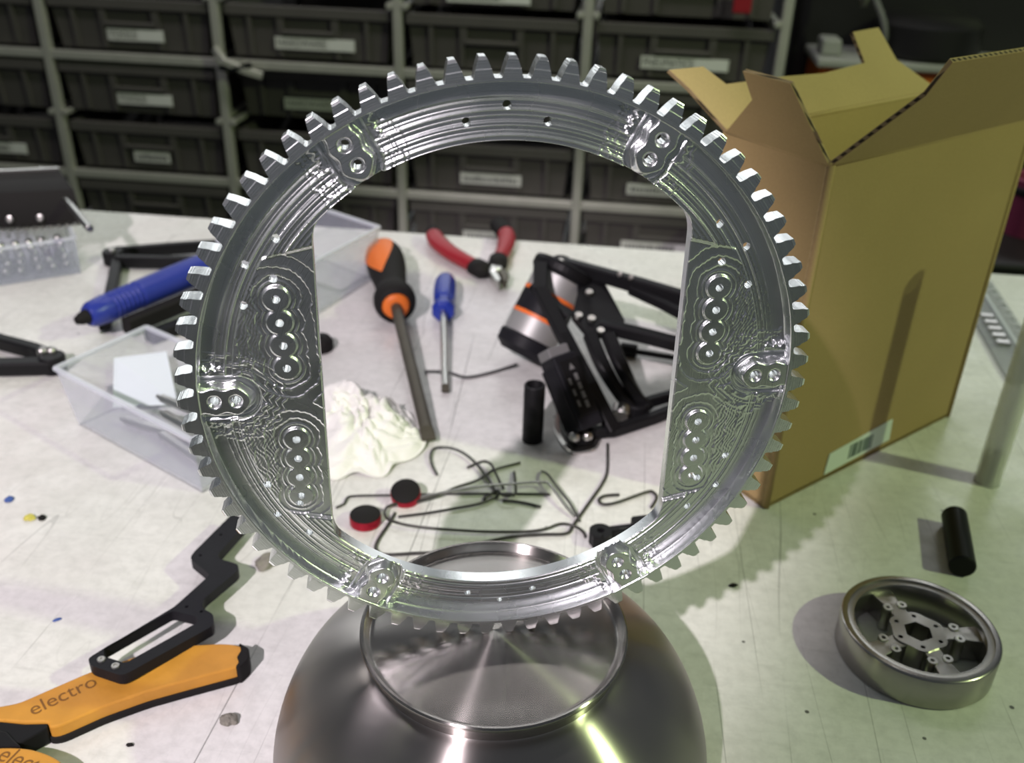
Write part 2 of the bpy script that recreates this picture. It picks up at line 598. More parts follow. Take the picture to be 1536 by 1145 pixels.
# ------------------------------------------------------------------ storage rack with crates
rack = thing('storage_rack', 'grey metal rack of square posts and beams holding dark crates', 'rack', mw=RM @ Matrix.Translation((0, 0.2, -0.75)))
POSTS = [-1.111, -0.808, -0.506, -0.203, 0.100, 0.402]
for s in POSTS:
    for y in (0.0, 0.40):
        obj('post', xf(box(s - 0.0075, s + 0.0075, y, y + 0.015, -0.75, 0.42, 0.002), RM), M['rack'], rack)
for z in (-0.010, -0.215, -0.42, 0.196):
    for i in range(len(POSTS) - 1):
        a, b = POSTS[i] + 0.0075, POSTS[i + 1] - 0.0075
        obj('beam', xf(box(a, b, 0.001, 0.013, z - 0.007, z + 0.007, 0.0015), RM), M['rack'], rack)
        obj('shelf_board', xf(box(a, b, 0.015, 0.40, z - 0.004, z + 0.004), RM), M['crate'], rack)
ROWZ = {0: 0.096, 1: 0.001, 2: -0.104, 3: -0.205, 4: -0.309}
for i, s in enumerate(POSTS):
    for z in (0.093, -0.107, -0.312):
        for sg in (-1, 1):
            if (i == 0 and sg < 0) or (i == len(POSTS) - 1 and sg > 0): continue
            a = s + sg * 0.0075
            obj('runner', xf(box(min(a, a + sg * 0.010), max(a, a + sg * 0.010), 0.004, 0.36, z - 0.003, z + 0.003), RM), M['rack'], rack)
            obj('runner_cap', xf(lathe([(0.0, -0.004), (0.0055, -0.003), (0.0055, 0.003), (0.0, 0.004)], 10, Matrix.Translation((a + sg * 0.005, 0.002, z)) @ Matrix.Rotation(PI / 2, 4, 'X')), RM), M['rack'], rack, 'auto')

CW, CH, CD = 0.276, 0.083, 0.36
def crate_meshes():
    out = {}
    t = 0.006
    # tapered hollow tub
    def ring(x, y0, y1, z):
        return [(-x, y0, z), (x, y0, z), (x, y1, z), (-x, y1, z)]
    hb, ht = CW / 2 - 0.010, CW / 2 - 0.003
    V = ring(hb, 0.010, CD - 0.01, 0.0) + ring(ht, 0.004, CD - 0.004, CH - 0.001) + ring(ht - t, 0.004 + t, CD - 0.004 - t, CH - 0.001) + ring(hb - t, 0.010 + t, CD - 0.01 - t, t)
    F = [(3, 2, 1, 0), (12, 13, 14, 15)]
    for k in range(3):
        for i in range(4):
            j = (i + 1) % 4
            F.append((k * 4 + i, k * 4 + j, k * 4 + 4 + j, k * 4 + 4 + i))
    out['tub'] = make_mesh('tub', V, F)
    V, F = [], []
    lip = join(box(-CW / 2, CW / 2, -0.002, 0.006, CH - 0.017, CH - 0.001, 0.001), box(-CW / 2, CW / 2, CD - 0.006, CD, CH - 0.017, CH - 0.001),
               box(-CW / 2, -CW / 2 + 0.006, 0.006, CD - 0.006, CH - 0.017, CH - 0.001), box(CW / 2 - 0.006, CW / 2, 0.006, CD - 0.006, CH - 0.017, CH - 0.001))
    out['rim'] = make_mesh('rim', *lip)
    def rib():
        v = [(-0.0035, 0.0045, 0.003), (0.0035, 0.0045, 0.003), (0.0035, 0.012, 0.003), (-0.0035, 0.012, 0.003),
             (-0.0035, -0.0005, CH - 0.018), (0.0035, -0.0005, CH - 0.018), (0.0035, 0.010, CH - 0.018), (-0.0035, 0.010, CH - 0.018)]
        return v, box(0, 1, 0, 1, 0, 1)[1]
    out['rib'] = make_mesh('rib', *rib())
    out['handle'] = make_mesh('handle_grip', *join(box(-0.044, 0.044, -0.001, 0.008, CH - 0.044, CH - 0.038, 0.001), box(-0.044, -0.040, 0.0, 0.008, CH - 0.038, CH - 0.018), box(0.040, 0.044, 0.0, 0.008, CH - 0.038, CH - 0.018)))
    for k, m in (('tub', 'crate'), ('rim', 'crate2'), ('rib', 'crate2'), ('handle', 'crate2')):
        out[k].materials.append(M[m])
    return out
CM = crate_meshes()
COLNAME = ['at the left picture edge', 'in the first full column', 'in the second full column', 'in the middle column', 'in the rightmost rack column']
ROWNAME = {0: 'topmost peeking row', 1: 'first full row', 2: 'second full row', 3: 'third full row', 4: 'lowest visible row'}
# (column,row): (label x0, label x1 relative to the column centre, text, text share)
LABELS = {(1, 1): (-0.042, 0.056, 'TOOLS', 0.55), (1, 2): (-0.042, 0.056, 'TOOLS', 0.55), (1, 3): (-0.030, 0.036, None, 1),
          (2, 1): (-0.057, 0.077, 'HARDWARE', 0.66), (2, 2): (-0.060, 0.037, 'HARDWARE', 0.9),
          (3, 0): (-0.073, 0.060, None, 0.7), (3, 3): (-0.050, 0.055, None, 1), (3, 4): (-0.045, 0.04, None, 1),
          (4, 1): (-0.064, 0.074, 'PNEUMATICS', 0.62), (4, 3): (-0.068, 0.04, None, 0.8), (4, 4): (-0.070, 0.049, None, 0.8), (0, 3): (-0.02, 0.071, None, 0.7)}
TXT = {}
for c in range(5):
    cx = (POSTS[c] + POSTS[c + 1]) / 2
    for r in range(5):
        if r == 0 and c < 3: continue
        dy = random.uniform(0.004, 0.014) + (0.03 if (c, r) == (2, 2) else 0)
        cm = RM @ Matrix.Translation((cx, dy, ROWZ[r]))
        extra = ''
        lb = LABELS.get((c, r))
        if lb and lb[2]: extra = ', labelled ' + lb[2]
        t = thing('storage_crate', f'dark grey crate {COLNAME[c]}, {ROWNAME[r]}{extra}', 'crate', mw=cm, group='storage crates on the rack')
        obj('tub', None, None, t, mesh=CM['tub'])
        obj('rim', None, None, t, mesh=CM['rim'])
        for x in (-0.098, -0.048, 0.048, 0.098):
            rb = obj('rib', None, None, t, mesh=CM['rib'])
            rb.location = (x, 0, 0)
        obj('handle_grip', None, None, t, mesh=CM['handle'])
        if lb:
            x0, x1, tx, sh = lb
            zc, hh = 0.025 if r != 0 else 0.016, 0.0095
            lab = obj('paper_label', box(x0, x1, 0.0018, 0.003, zc - hh, zc + hh), M['label'], t, local=True)
            if sh < 1:
                xs = x0 + (x1 - x0) * sh
                obj('label_tape', box(xs, x1 - 0.002, 0.0012, 0.0018, zc - hh + 0.001, zc + hh - 0.002), M['label2'], lab, local=True)
            else:
                xs = x1
            if tx:
                key = (tx,)
                if key not in TXT: TXT[key] = text_mesh(tx, 0.0165, M['ink'])
                o = obj('lettering', None, None, lab, mesh=TXT[key])
                wdt = max(v.co.x for v in TXT[key].vertices) - min(v.co.x for v in TXT[key].vertices)
                sc = min(1.15, (xs - x0 - 0.008) / wdt)
                o.rotation_euler = (PI / 2, 0, 0)
                o.scale = (sc, 1, 1)
                o.location = ((x0 + xs) / 2, 0.0015, zc)
            else:
                vf = []
                x = x0 + 0.006
                while x < xs - 0.008:
                    ww = random.uniform(0.002, 0.005)
                    vf.append(box(x, x + ww, 0.0012, 0.0018, zc - 0.0045, zc + random.uniform(0.002, 0.005)))
                    x += ww + random.uniform(0.0012, 0.0025)
                obj('smudged_print', join(*vf), M['text_dim'], lab, local=True)

# grey clamp hooked on the rack post
hk = thing('spring_clamp', 'small grey clamp hanging on the rack post above the gear', 'clamp', loc=RM @ Vector((-0.49, -0.01, -0.01)))
obj('jaw', xf(sweep([(-0.505, -0.012, 0.016), (-0.488, -0.02, -0.002), (-0.455, -0.016, -0.016), (-0.43, -0.01, -0.024)], rect(0.010, 0.012)), RM), M['rack'], hk)
obj('handle', xf(sweep([(-0.500, -0.014, -0.014), (-0.475, -0.02, -0.014), (-0.445, -0.016, -0.006)], rect(0.007, 0.008)), RM), M['blackp'], hk)
tag(obj('red_tag', xf(box(0.318, 0.345, -0.012, -0.004, 0.108, 0.140, 0.002), RM), M['red'], loc=RM @ Vector((0.33, 0, 0.108))), 'small red tag on the crate at the top right', 'tag')

# ------------------------------------------------------------------ dark machine on the right behind the box
mc = thing('black_machine', 'dark machine behind the cardboard box with pale ledge and orange panel', 'machine', loc=RM @ Vector((0.7, 0.1, -0.75)))
obj('housing', xf(box(0.440, 1.25, 0.16, 0.58, -0.75, 0.40, 0.01), RM), M['machine'], mc)
obj('ledge', xf(box(0.462, 1.15, 0.02, 0.16, 0.030, 0.043, 0.003), RM), M['white_m'], mc)
obj('front_panel', xf(box(0.470, 1.15, 0.035, 0.16, -0.03, 0.030, 0.003), RM), M['orange'], mc)
obj('spindle_cover', xf(lathe([(0.0, 0), (0.075, 0), (0.082, 0.008), (0.082, 0.05), (0.07, 0.06), (0, 0.06)], 40, Matrix.Translation((0.64, 0.10, 0.043))), RM), M['machine'], mc, 'auto')
obj('pale_block', xf(box(0.470, 0.50, 0.05, 0.10, 0.043, 0.068, 0.004), RM), M['white_m'], mc)
obj('nozzle', xf(lathe([(0.0, 0), (0.006, 0.0), (0.016, 0.03), (0.016, 0.10), (0, 0.10)], 16, Matrix.Translation((0.523, 0.06, 0.118))), RM), M['steel'], mc, 'auto')
obj('hose', xf(sweep(catmull([(0.535, 0.06, 0.135), (0.555, 0.05, 0.10), (0.563, 0.05, 0.07), (0.56, 0.06, 0.03)]), circ(0.005)), RM), M['text_dim'], mc, True)
bb_ = thing('black_bench', 'black low bench seen past the right edge of the cardboard box', 'bench', loc=(0.75, 1.12, -0.75))
obj('bench_top', xf(box(0.45, 1.3, -0.52, -0.10, -0.11, -0.075, 0.004), RM), M['machine'], bb_)
obj('bench_body', xf(box(0.48, 1.27, -0.50, -0.12, -0.75, -0.11), RM), M['machine'], bb_)
pk = thing('pink_cup', 'pink plastic cup at the right picture edge behind the box', 'cup', loc=(0.600, 1.12, -0.07))
obj('cup_wall', lathe([(0.0, 0.003), (0.022, 0.003), (0.024, 0.0), (0.026, 0.0), (0.031, 0.068), (0.029, 0.070), (0.027, 0.068), (0.022, 0.006)], 28, Matrix.Translation((0.618, 1.13, -0.075))), M['pink'], pk, 'auto')
obj('cup_band', lathe([(0.0306, 0.050), (0.0318, 0.052), (0.0318, 0.058), (0.0306, 0.060)], 28, Matrix.Translation((0.618, 1.13, -0.075))), M['machine'], pk, 'auto')

# ------------------------------------------------------------------ the ring gear
GU = Vector((math.cos(math.radians(8.4)), math.sin(math.radians(8.4)), 0))
GN = Vector((0.14594399, -0.98833076, 0.04361939)).normalized()
GW = GN.cross(GU).normalized()
GC = Vector((-0.0023, 0.265, 0.170))
GM = Matrix(((GU.x, GW.x, GN.x, GC.x), (GU.y, GW.y, GN.y, GC.y), (GU.z, GW.z, GN.z, GC.z), (0, 0, 0, 1)))
gear = thing('ring_gear', 'large machined aluminium ring gear standing upright on the upturned steel bowl', 'gear', mw=GM)
NT = 75
PHASE = math.radians(89.7)
R_ROOT, R_TIP, BACK = 0.0943, 0.1000, -0.0068
OFF = math.radians(0.9)

def gear_body():
    NA, NR = 1500, 200
    th = np.linspace(0, 2 * np.pi, NA, endpoint=False)
    ca = np.abs(np.cos(th))
    rc = 0.0562 / np.maximum(ca, 0.2)
    r0 = 0.0770
    k = 0.0035
    hh = np.clip(0.5 + 0.5 * (rc - r0) / k, 0, 1)
    rin = rc * (1 - hh) + r0 * hh - k * hh * (1 - hh)
    t = np.linspace(0, 1, NR)
    r = rin[:, None] + (R_ROOT - rin[:, None]) * t[None]
    X = r * np.cos(th)[:, None]
    Y = r * np.sin(th)[:, None]
    holes = []
    for kk in range(6):
        a = kk * math.pi / 3 + OFF * (1 if kk in (2, 3) else 0.4)
        for rr in (0.0824, 0.0888):
            holes.append((rr * math.cos(a), rr * math.sin(a), 0.00135, 0.0022))
        b = kk * math.pi / 3 + math.pi / 6 + OFF * (1.6 if kk in (2, 3) else 0.4)
        holes.append((0.0865 * math.cos(b), 0.0865 * math.sin(b), 0.00125, 0))
        for sg in (-1, 1):
            c = b + sg * math.radians(8.0)
            holes.append((0.0828 * math.cos(c), 0.0828 * math.sin(c), 0.00125, 0))
        if kk not in (1, 4):
            holes.append((0.0777 * math.cos(b), 0.0777 * math.sin(b), 0.00125, 0))
    chains = []
    for sx in (-1, 1):
        ch1 = [(sx * (0.0665 + 0.0014 * i / 3 * (1 if sx < 0 else 0.4)), 0.0085 + 0.0075 * i) for i in range(4)]
        ch2 = [(sx * 0.0655, -0.0165 - 0.0070 * i) for i in range(4)]
        chains += [ch1, ch2]
        for p in ch1 + ch2:
            holes.append((p[0], p[1], 0.00125, 0))
    # snap grid vertices on to the hole rims
    for hx, hy, hr, cs in holes:
        for R in ((hr, cs) if cs else (hr,)):
            dx, dy = X - hx, Y - hy
            d = np.hypot(dx, dy)
            msk = np.abs(d - R) < 0.00012
            sc = np.where(msk, R / np.maximum(d, 1e-9), 1)
            X = hx + dx * sc
            Y = hy + dy * sc
    rr = np.hypot(X, Y)
    an = np.arctan2(Y, X)
    def step(x, e, wd=0.00035):
        q = np.clip((x - e) / wd + 0.5, 0, 1)
        return q * q * (3 - 2 * q)
    rng = np.random.default_rng(3)
    # angular undulation of the stepped bands near the bosses
    a6 = (an - OFF + np.pi / 6) % (np.pi / 3) - np.pi / 6        # angle from the nearest boss
    h = np.full_like(rr, -0.0016)
    h += -0.0008 * step(rr, 0.0787)
    h += -0.0007 * step(rr, 0.0822)
    h += -0.0008 * step(rr, 0.0855)
    h += -0.0014 * step(rr, 0.0885)
    h += 0.0053 * step(rr, 0.0933, 0.0006)
    for e in (0.0885, 0.0855, 0.0787):
        h += 0.00042 * np.exp(-((rr - e) / 0.00019) ** 2)
    # thin cusps left between concentric passes
    cusp = np.abs(((rr - 0.0768) / 0.00135 + 0.25) % 1 - 0.5)
    h += 0.00010 * (cusp < 0.10) * (rr < 0.0885)
    # side pads: a flat pocketed floor with contour cusps around the hole chains
    pad = (np.abs(X) > 0.0560) & (np.abs(Y) < 0.050) & (rr < 0.0832 + 0.0005 * np.sin(an * 31))
    lim = 0.0832
    ptr = step(-np.abs(Y) - (rr - 0.070) * 0.35, -0.048, 0.0012) * step(-rr, -lim, 0.0004) * (np.abs(X) > 0.0545)
    h = h * (1 - ptr) + (-0.0030) * ptr
    dch = np.full_like(rr, 1.0)
    for ch in chains:
        for i, p in enumerate(ch):
            d = np.hypot(X - p[0], Y - p[1])
            dch = np.minimum(dch, d)
    wob = 0.0002 * np.sin(X * 2600) * np.sin(Y * 2100) + 0.0003 * np.sin(X * 500 + Y * 700)
    dc = dch + wob * np.clip((dch - 0.004) / 0.004, 0, 1)
    contour = np.zeros_like(rr)
    for e in (0.0072, 0.0102, 0.0138):
        contour += 0.00016 * np.exp(-((dc - e) / 0.00018) ** 2) + 0.00018 * step(dc, e, 0.0003)
    h += contour * ptr
    # rough patch of interrupted cutter marks between chain and rim
    rough = (np.sin(X * 5200 + 2 * np.sin(Y * 900)) * np.sin(Y * 2300 + 3 * np.sin(X * 700)))
    rmask = np.clip((np.abs(X) - 0.0705) / 0.002, 0, 1) * np.clip((0.040 - np.abs(Y)) / 0.006, 0, 1) * np.clip((dch - 0.0055) / 0.002, 0, 1) * np.clip((np.abs(Y) - 0.008) / 0.004, 0, 1)
    h += 0.00008 * rough * rmask * ptr
    # hole chains: scalloped raised lands
    up = step(-dch, -0.0040, 0.0004)
    h = h * (1 - up) + (-0.0020) * up
    h += 0.00022 * np.exp(-((dch - 0.0054) / 0.00016) ** 2)
    # bosses: radial capsules rising to the rim, stepped flats on both sides
    for kk in range(6):
        a = kk * math.pi / 3 + OFF * (1 if kk in (2, 3) else 0.4)
        ux, uy = math.cos(a), math.sin(a)
        s = X * ux + Y * uy
        q = -X * uy + Y * ux
        sc_ = np.clip(s, 0.0822, 0.0925)
        d = np.hypot(s - sc_, q)
        d = np.where(s > 0, d, 1)
        far = np.where(s > 0, np.abs(q), 1)
        # flat shelf either side, ending the groove with a round nose
        nose = step(-far, -0.0098 - 0.0006 * np.sin(rr * 2400), 0.0005) * step(-rr, -0.0936, 0.0004)
        h = h * (1 - nose) + np.maximum(h, -0.0034) * nose
        for e in (0.0085, 0.0103, 0.0122, 0.0142):
            h += 0.00024 * np.exp(-((d + 0.0006 * np.sin(q * 1500 + s * 700) - e) / 0.00018) ** 2) * (rr < 0.0925)
        moat = step(-d, -0.0072, 0.0006)
        h = h * (1 - moat) + (-0.0040) * moat * 1.0 + 0 * h
        ridge = 0.00022 * np.exp(-((d - 0.0060) / 0.0002) ** 2)
        h += ridge * moat
        bo = step(-d, -0.0047 + 0.0004 * np.cos((s - 0.0856) * 980), 0.0011)
        h = h * (1 - bo) + (-0.0004) * bo
        rim = step(rr, 0.0933, 0.0006)
        h = h * (1 - rim)
    # countersinks
    for hx, hy, hr, cs in holes:
        if cs:
            d = np.hypot(X - hx, Y - hy)
            inn = d < cs
            depth = np.clip((cs - d) / (cs - hr), 0, 1) * 0.0011
            h = np.where(inn, h - depth, h)
    # very light chamfer on the inner edge and the rim
    h -= 0.0004 * (t[None] < 0.006)
    V = np.stack([X, Y, h], -1)
    idx = np.arange(NA * NR).reshape(NA, NR)
    A = idx; B = np.roll(idx, -1, 0)
    quads = np.stack([A[:, :-1], A[:, 1:], B[:, 1:], B[:, :-1]], -1).reshape(-1, 4)
    P = V.reshape(-1, 3)
    cen = P[quads].mean(1)
    keep = np.ones(len(quads), bool)
    for hx, hy, hr, cs in holes:
        keep &= np.hypot(cen[:, 0] - hx, cen[:, 1] - hy) > hr
    quads = quads[keep]
    n = len(P)
    back = P.copy(); back[:, 2] = BACK
    # boundary edges -> walls
    e = np.concatenate([quads[:, [0, 1]], quads[:, [1, 2]], quads[:, [2, 3]], quads[:, [3, 0]]])
    key = np.sort(e, 1)
    kk = key[:, 0].astype(np.int64) * n + key[:, 1]
    u, inv, cnt = np.unique(kk, return_inverse=True, return_counts=True)
    be = e[cnt[inv] == 1]
    walls = np.stack([be[:, 1], be[:, 0], be[:, 0] + n, be[:, 1] + n], -1)
    # wall vertices duplicated so that the edge shades sharp
    wv = np.unique(be)
    mp = np.zeros(n, np.int64); mp[wv] = np.arange(len(wv))
    W = np.concatenate([P[wv], back[wv]])
    base = 2 * n
    walls = np.stack([mp[be[:, 1]], mp[be[:, 0]], mp[be[:, 0]] + len(wv), mp[be[:, 1]] + len(wv)], -1) + base
    allV = np.concatenate([P, back, W])
    allF = np.concatenate([quads, quads[:, ::-1] + n, walls])
    return smooth_grid('gear_body', allV, allF, M['alu'])

obj('gear_body', None, None, gear, mesh=gear_body())

def tooth_mesh():
    # (radius, half width, front z)
    prof = [(0.0940, 0.0034, -0.00002), (0.0944, 0.0029, -0.00002), (0.0949, 0.00265, 0.0), (0.0962, 0.00235, 0.0), (0.0966, 0.00224, 0.0),
            (0.0968, 0.00218, -0.0005), (0.0980, 0.00180, -0.0005), (0.0990, 0.00140, -0.0005), (0.0992, 0.00130, -0.0009), (0.0997, 0.00112, -0.0010), (0.1000, 0.0009, -0.0012)]
    V, F = [], []
    n = len(prof)
    for r, hw, z in prof:
        V += [(r, -hw, z), (r, hw, z), (r, hw, BACK), (r, -hw, BACK)]
    for i in range(n - 1):
        a, b = i * 4, i * 4 + 4
        F += [(a, a + 1, b + 1, b), (a + 1, a + 2, b + 2, b + 1), (a + 2, a + 3, b + 3, b + 2), (a + 3, a, b, b + 3)]
    k = (n - 1) * 4
    F += [(k, k + 1, k + 2, k + 3), (3, 2, 1, 0)]
    me = make_mesh('tooth', V, F)
    me.materials.append(M['alu_tooth'])
    return me
tm = tooth_mesh()
for i in range(NT):
    o = obj('tooth', None, None, gear, mesh=tm)
    o.rotation_euler = (0, 0, PHASE + 2 * PI * i / NT)

# ------------------------------------------------------------------ upturned steel bowl
BX, BY = -0.0035, 0.2634
bowl = thing('steel_bowl', 'upturned brushed stainless steel bowl under the ring gear', 'bowl', loc=(BX, BY, 0))
FR = 0.0483
body = [(0.0828, 0.0), (0.0846, 0.0006), (0.0852, 0.002), (0.0846, 0.0032), (0.0838, 0.0042), (0.0834, 0.012), (0.0822, 0.022), (0.0790, 0.033), (0.0738, 0.0440), (0.0668, 0.0530), (0.0585, 0.0600), (0.0505, 0.0645), (0.0470, 0.0655), (0.0462, 0.066)]
inner = [(0.0450, 0.0645), (0.0578, 0.0585), (0.0658, 0.0518), (0.0728, 0.0428), (0.0780, 0.032), (0.0811, 0.0215), (0.0823, 0.012), (0.0826, 0.004), (0.0828, 0.0)]
def dense(prof, n=4):
    out = []
    P = catmull([(r, 0, z) for r, z in prof], n)
    return [(p.x, p.z) for p in P]
obj('body', lathe(dense(body, 4) , 160), M['steel_body'], bowl, 'auto', local=True)
obj('lining', lathe(inner, 96), M['steel'], bowl, True, local=True)
obj('foot_ring', lathe([(0.0462, 0.0655), (0.0468, 0.0690), (0.0478, 0.0710), (0.0483, 0.0718), (0.0482, 0.0726), (0.0476, 0.0731), (0.0468, 0.0730), (0.0461, 0.0722), (0.0455, 0.0708), (0.0449, 0.0700)], 160), M['steel_disc'], bowl, 'auto', local=True)
obj('foot_disc', lathe([(0.0452, 0.0701), (0.0449, 0.06985), (0.0440, 0.0697), (0.0435, 0.06985), (0.032, 0.0699), (0.018, 0.0700), (0.008, 0.0700), (0.002, 0.0700), (0.0004, 0.0700)], 160, None, False, True), M['steel_disc'], bowl, 'auto', local=True)

# ------------------------------------------------------------------ cardboard box
N_ = Vector((0.1430, 0.4393, 0)); L_ = Vector((0.1041, 0.4968, 0)); F_ = Vector((0.2490, 0.6073, 0)); R_ = N_ + F_ - L_
ZT = 0.1946
bx = thing('cardboard_box', 'tall open brown cardboard box with raised flaps behind the gear', 'box', loc=((N_ + F_) / 2))
TH = 0.0022
def panel(a, b, pts, d, th=TH, nrm=None):
    """flat board: pts in (along a->b, along d); th outward along normal"""
    h = (b - a).normalized()
    nn = h.cross(d).normalized() if nrm is None else nrm
    V = [a + h * u + d * v for u, v in pts] + [a + h * u + d * v + nn * th for u, v in pts]
    k = len(pts)
    F = [tuple(range(k)), tuple(range(2 * k - 1, k - 1, -1))]
    F += [(i, (i + 1) % k, (i + 1) % k + k, i + k) for i in range(k)]
    return V, F
def board(name, a, b, pts, d, parent, centre, mats=('card', 'card_in')):
    """liner outside, liner inside, corrugated core between"""
    h = (b - a).normalized()
    nn = h.cross(d).normalized()
    mid = a + h * ((b - a).length / 2) + d * 0.02
    if (mid - centre).dot(nn) < 0 : nn = -nn            # nn points outward
    tl = 0.0004
    core = obj(name, panel(a - nn * (TH - tl), b - nn * (TH - tl), pts, d, TH - 2 * tl, nn), M['flute'], parent)
    obj('outer_liner', panel(a - nn * tl, b - nn * tl, pts, d, tl, nn), M[mats[0]], core)
    obj('inner_liner', panel(a - nn * TH, b - nn * TH, pts, d, tl, nn), M[mats[1]], core)
    return core
UP = Vector((0, 0, 1))
CEN = (N_ + F_) / 2 + UP * 0.1
for a, b in ((N_, L_), (N_, R_), (L_, F_), (R_, F_)):
    ln = (b - a).length
    board('wall_panel', a, b, [(0, 0), (ln, 0), (ln, ZT), (0, ZT)], UP, bx, CEN)
ln = (R_ - N_).length
obj('bottom_panel', prism([(p.x, p.y) for p in (N_, R_, F_, L_)], 0.0, 0.003), M['card_in'], bx)
def fold(phi, out):
    o = Vector(out).normalized()
    return (UP * math.cos(math.radians(phi)) + o * math.sin(math.radians(phi))).normalized()
ZU = UP * ZT
oL = Vector((-0.83, -0.56, 0)); oR = Vector((0.606, -0.795, 0)); oF = -oR
CT = (N_ + F_) / 2 + ZU
board('flap', N_ + ZU, L_ + ZU, [(0.001, 0), (0.017, 0.039), (0.0465, 0.039), (0.0438, 0.0245), (0.068, 0)], fold(25, oL), bx, CT)
board('flap', N_ + ZU, R_ + ZU, [(0.001, 0), (0.022, 0.0435), (0.0145, 0.0645), (0.068, 0.064), (0.165, 0.064), (0.181, 0)], fold(37, oR), bx, CT)
board('flap', L_ + ZU, F_ + ZU, [(0, 0), (-0.011, 0.0255), (-0.0185, 0.0374), (0.0057, 0.0367), (0.0156, 0.0249), (0.0618, 0.0243), (0.0942, 0.0226), (0.1344, 0.0252), (0.1383, 0.0461), (0.1642, 0.0471), (0.165, 0.0241), (0.1855, 0.004), (0.182, 0)], fold(45, oF), bx, CT)
board('flap', R_ + ZU, F_ + ZU, [(0.001, 0), (0.003, 0.034), (0.018, 0.034), (0.030, 0)], fold(12, -oL), bx, CT)
for a, b, m_ in ((N_, L_, 'card'), (N_, R_, 'card'), (L_, F_, 'card_in'), (R_, F_, 'card_in')):
    c_ = ((N_ + F_) / 2 - (a + b) / 2).normalized() * TH * 0.5
    obj('fold_crease', sweep([a + ZU + c_, b + ZU + c_], circ(TH * 0.62, 10)), M[m_], bx, True)
for c_, m_ in ((N_, 'card'), (R_, 'card'), (L_, 'card'), (F_, 'card')):
    q_ = c_ + ((N_ + F_) / 2 - c_).normalized() * TH * 0.85
    obj('corner_crease', sweep([q_ + UP * 0.0005, q_ + ZU], circ(TH * 0.95, 10), up=(0, 1, 0)), M[m_], bx, True)
# shipping sticker folded round the lower edge of the right face
hR = (R_ - N_).normalized(); nR = Vector((hR.y, -hR.x, 0))
stk = obj('sticker', ([N_ + hR * u + UP * v + nR * 0.0002 for u, v in ((0.0505, 0.004), (0.1135, 0.006), (0.1115, 0.0215), (0.0518, 0.0180))] + [N_ + hR * u + UP * v + nR * 0.0006 for u, v in ((0.0505, 0.004), (0.1135, 0.006), (0.1115, 0.0215), (0.0518, 0.0180))],
          [(0, 1, 2, 3), (4, 5, 6, 7), (0, 1, 5, 4), (1, 2, 6, 5), (2, 3, 7, 6), (3, 0, 4, 7)]), M['sticker'], bx)
bars = []
u = 0.0715
while u < 0.0935:
    ww = random.choice((0.0006, 0.0010, 0.0015))
    q = [N_ + hR * uu + UP * v + nR * d for d in (0.0006, 0.0008) for uu, v in ((u, 0.0075), (u + ww, 0.0075), (u + ww, 0.0172), (u, 0.0170))]
    bars.append((q, [(0, 1, 2, 3), (4, 5, 6, 7), (0, 1, 5, 4), (1, 2, 6, 5), (2, 3, 7, 6), (3, 0, 4, 7)]))
    u += ww + random.choice((0.0005, 0.0008, 0.0012))
obj('barcode', join(*bars), M['barcode'], stk)

# ------------------------------------------------------------------ flat spoked wheel
WX, WY, WS, WHT = 0.1880, 0.3318, 0.895, 0.0165
wh = thing('spoked_wheel', 'small machined steel wheel with hex bore lying on the bench', 'wheel', mw=Matrix.Translation((WX, WY, 0.0001)) @ Matrix.Rotation(math.radians(-8), 4, 'Z') @ Matrix.Diagonal((0.895, 0.895, 1, 1)))
obj('rim', lathe([(0.0325, 0.0), (0.0378, 0.0), (0.0385, 0.0007), (0.0385, WHT - 0.0008), (0.0380, WHT - 0.0002), (0.0372, WHT), (0.0352, WHT), (0.0350, WHT - 0.0007), (0.0335, WHT - 0.0009), (0.0318, WHT - 0.0009), (0.0314, WHT - 0.0014), (0.0314, 0.0012), (0.0325, 0.0)], 120), M['steel_wheel'], wh, 'auto', local=True)
hexp = [(0.0072 * math.cos(PI / 6 + i * PI / 3), 0.0072 * math.sin(PI / 6 + i * PI / 3)) for i in range(6)]
def circle_pts(x, y, r, n=14):
    return [(x + r * math.cos(2 * PI * i / n), y + r * math.sin(2 * PI * i / n)) for i in range(n)]
hub_holes = [hexp] + [circle_pts(0.0112 * math.cos(a), 0.0112 * math.sin(a), 0.0012) for a in [PI / 6 + i * PI / 3 for i in range(6)]]
hub_out = []
for i in range(72):
    a = 2 * PI * i / 72
    hub_out.append(((0.0136 + 0.0007 * math.cos(6 * a - PI)) * math.cos(a), (0.0136 + 0.0007 * math.cos(6 * a - PI)) * math.sin(a)))
obj('hub', prism(hub_out, 0.0008, WHT - 0.0036, 0.0, hub_holes), M['steel_wheel'], wh, local=True)
for i, a in enumerate((math.radians(115), math.radians(8), math.radians(215), math.radians(290))):
    wd = 0.0046
    pts = [(0.0120, -wd), (0.0180, -wd * 0.9), (0.0225, -wd * 1.0), (0.0320, -wd * 1.3), (0.0320, wd * 1.3), (0.0225, wd * 1.0), (0.0180, wd * 0.9), (0.0120, wd)]
    c, s_ = math.cos(a), math.sin(a)
    P2 = [(x * c - y * s_, x * s_ + y * c) for x, y in pts]
    hc = [circle_pts(0.0262 * c - 0.0 * s_, 0.0262 * s_, 0.0013)]
    obj('spoke', prism(P2, 0.0008, WHT - 0.0042, 0.0004, ()), M['steel_wheel'], wh, local=True)
    for rr_, sg in ((0.0195, -1), (0.0195, 1)):
        px, py = rr_ * c - sg * 0.0042 * s_, rr_ * s_ + sg * 0.0042 * c
        obj('screw_boss', lathe([(0.0009, WHT - 0.0060), (0.0011, WHT - 0.0036), (0.0024, WHT - 0.0036), (0.0027, WHT - 0.0042), (0.0027, 0.001)], 20, Matrix.Translation((px, py, 0))), M['steel'], wh, 'auto', local=True)

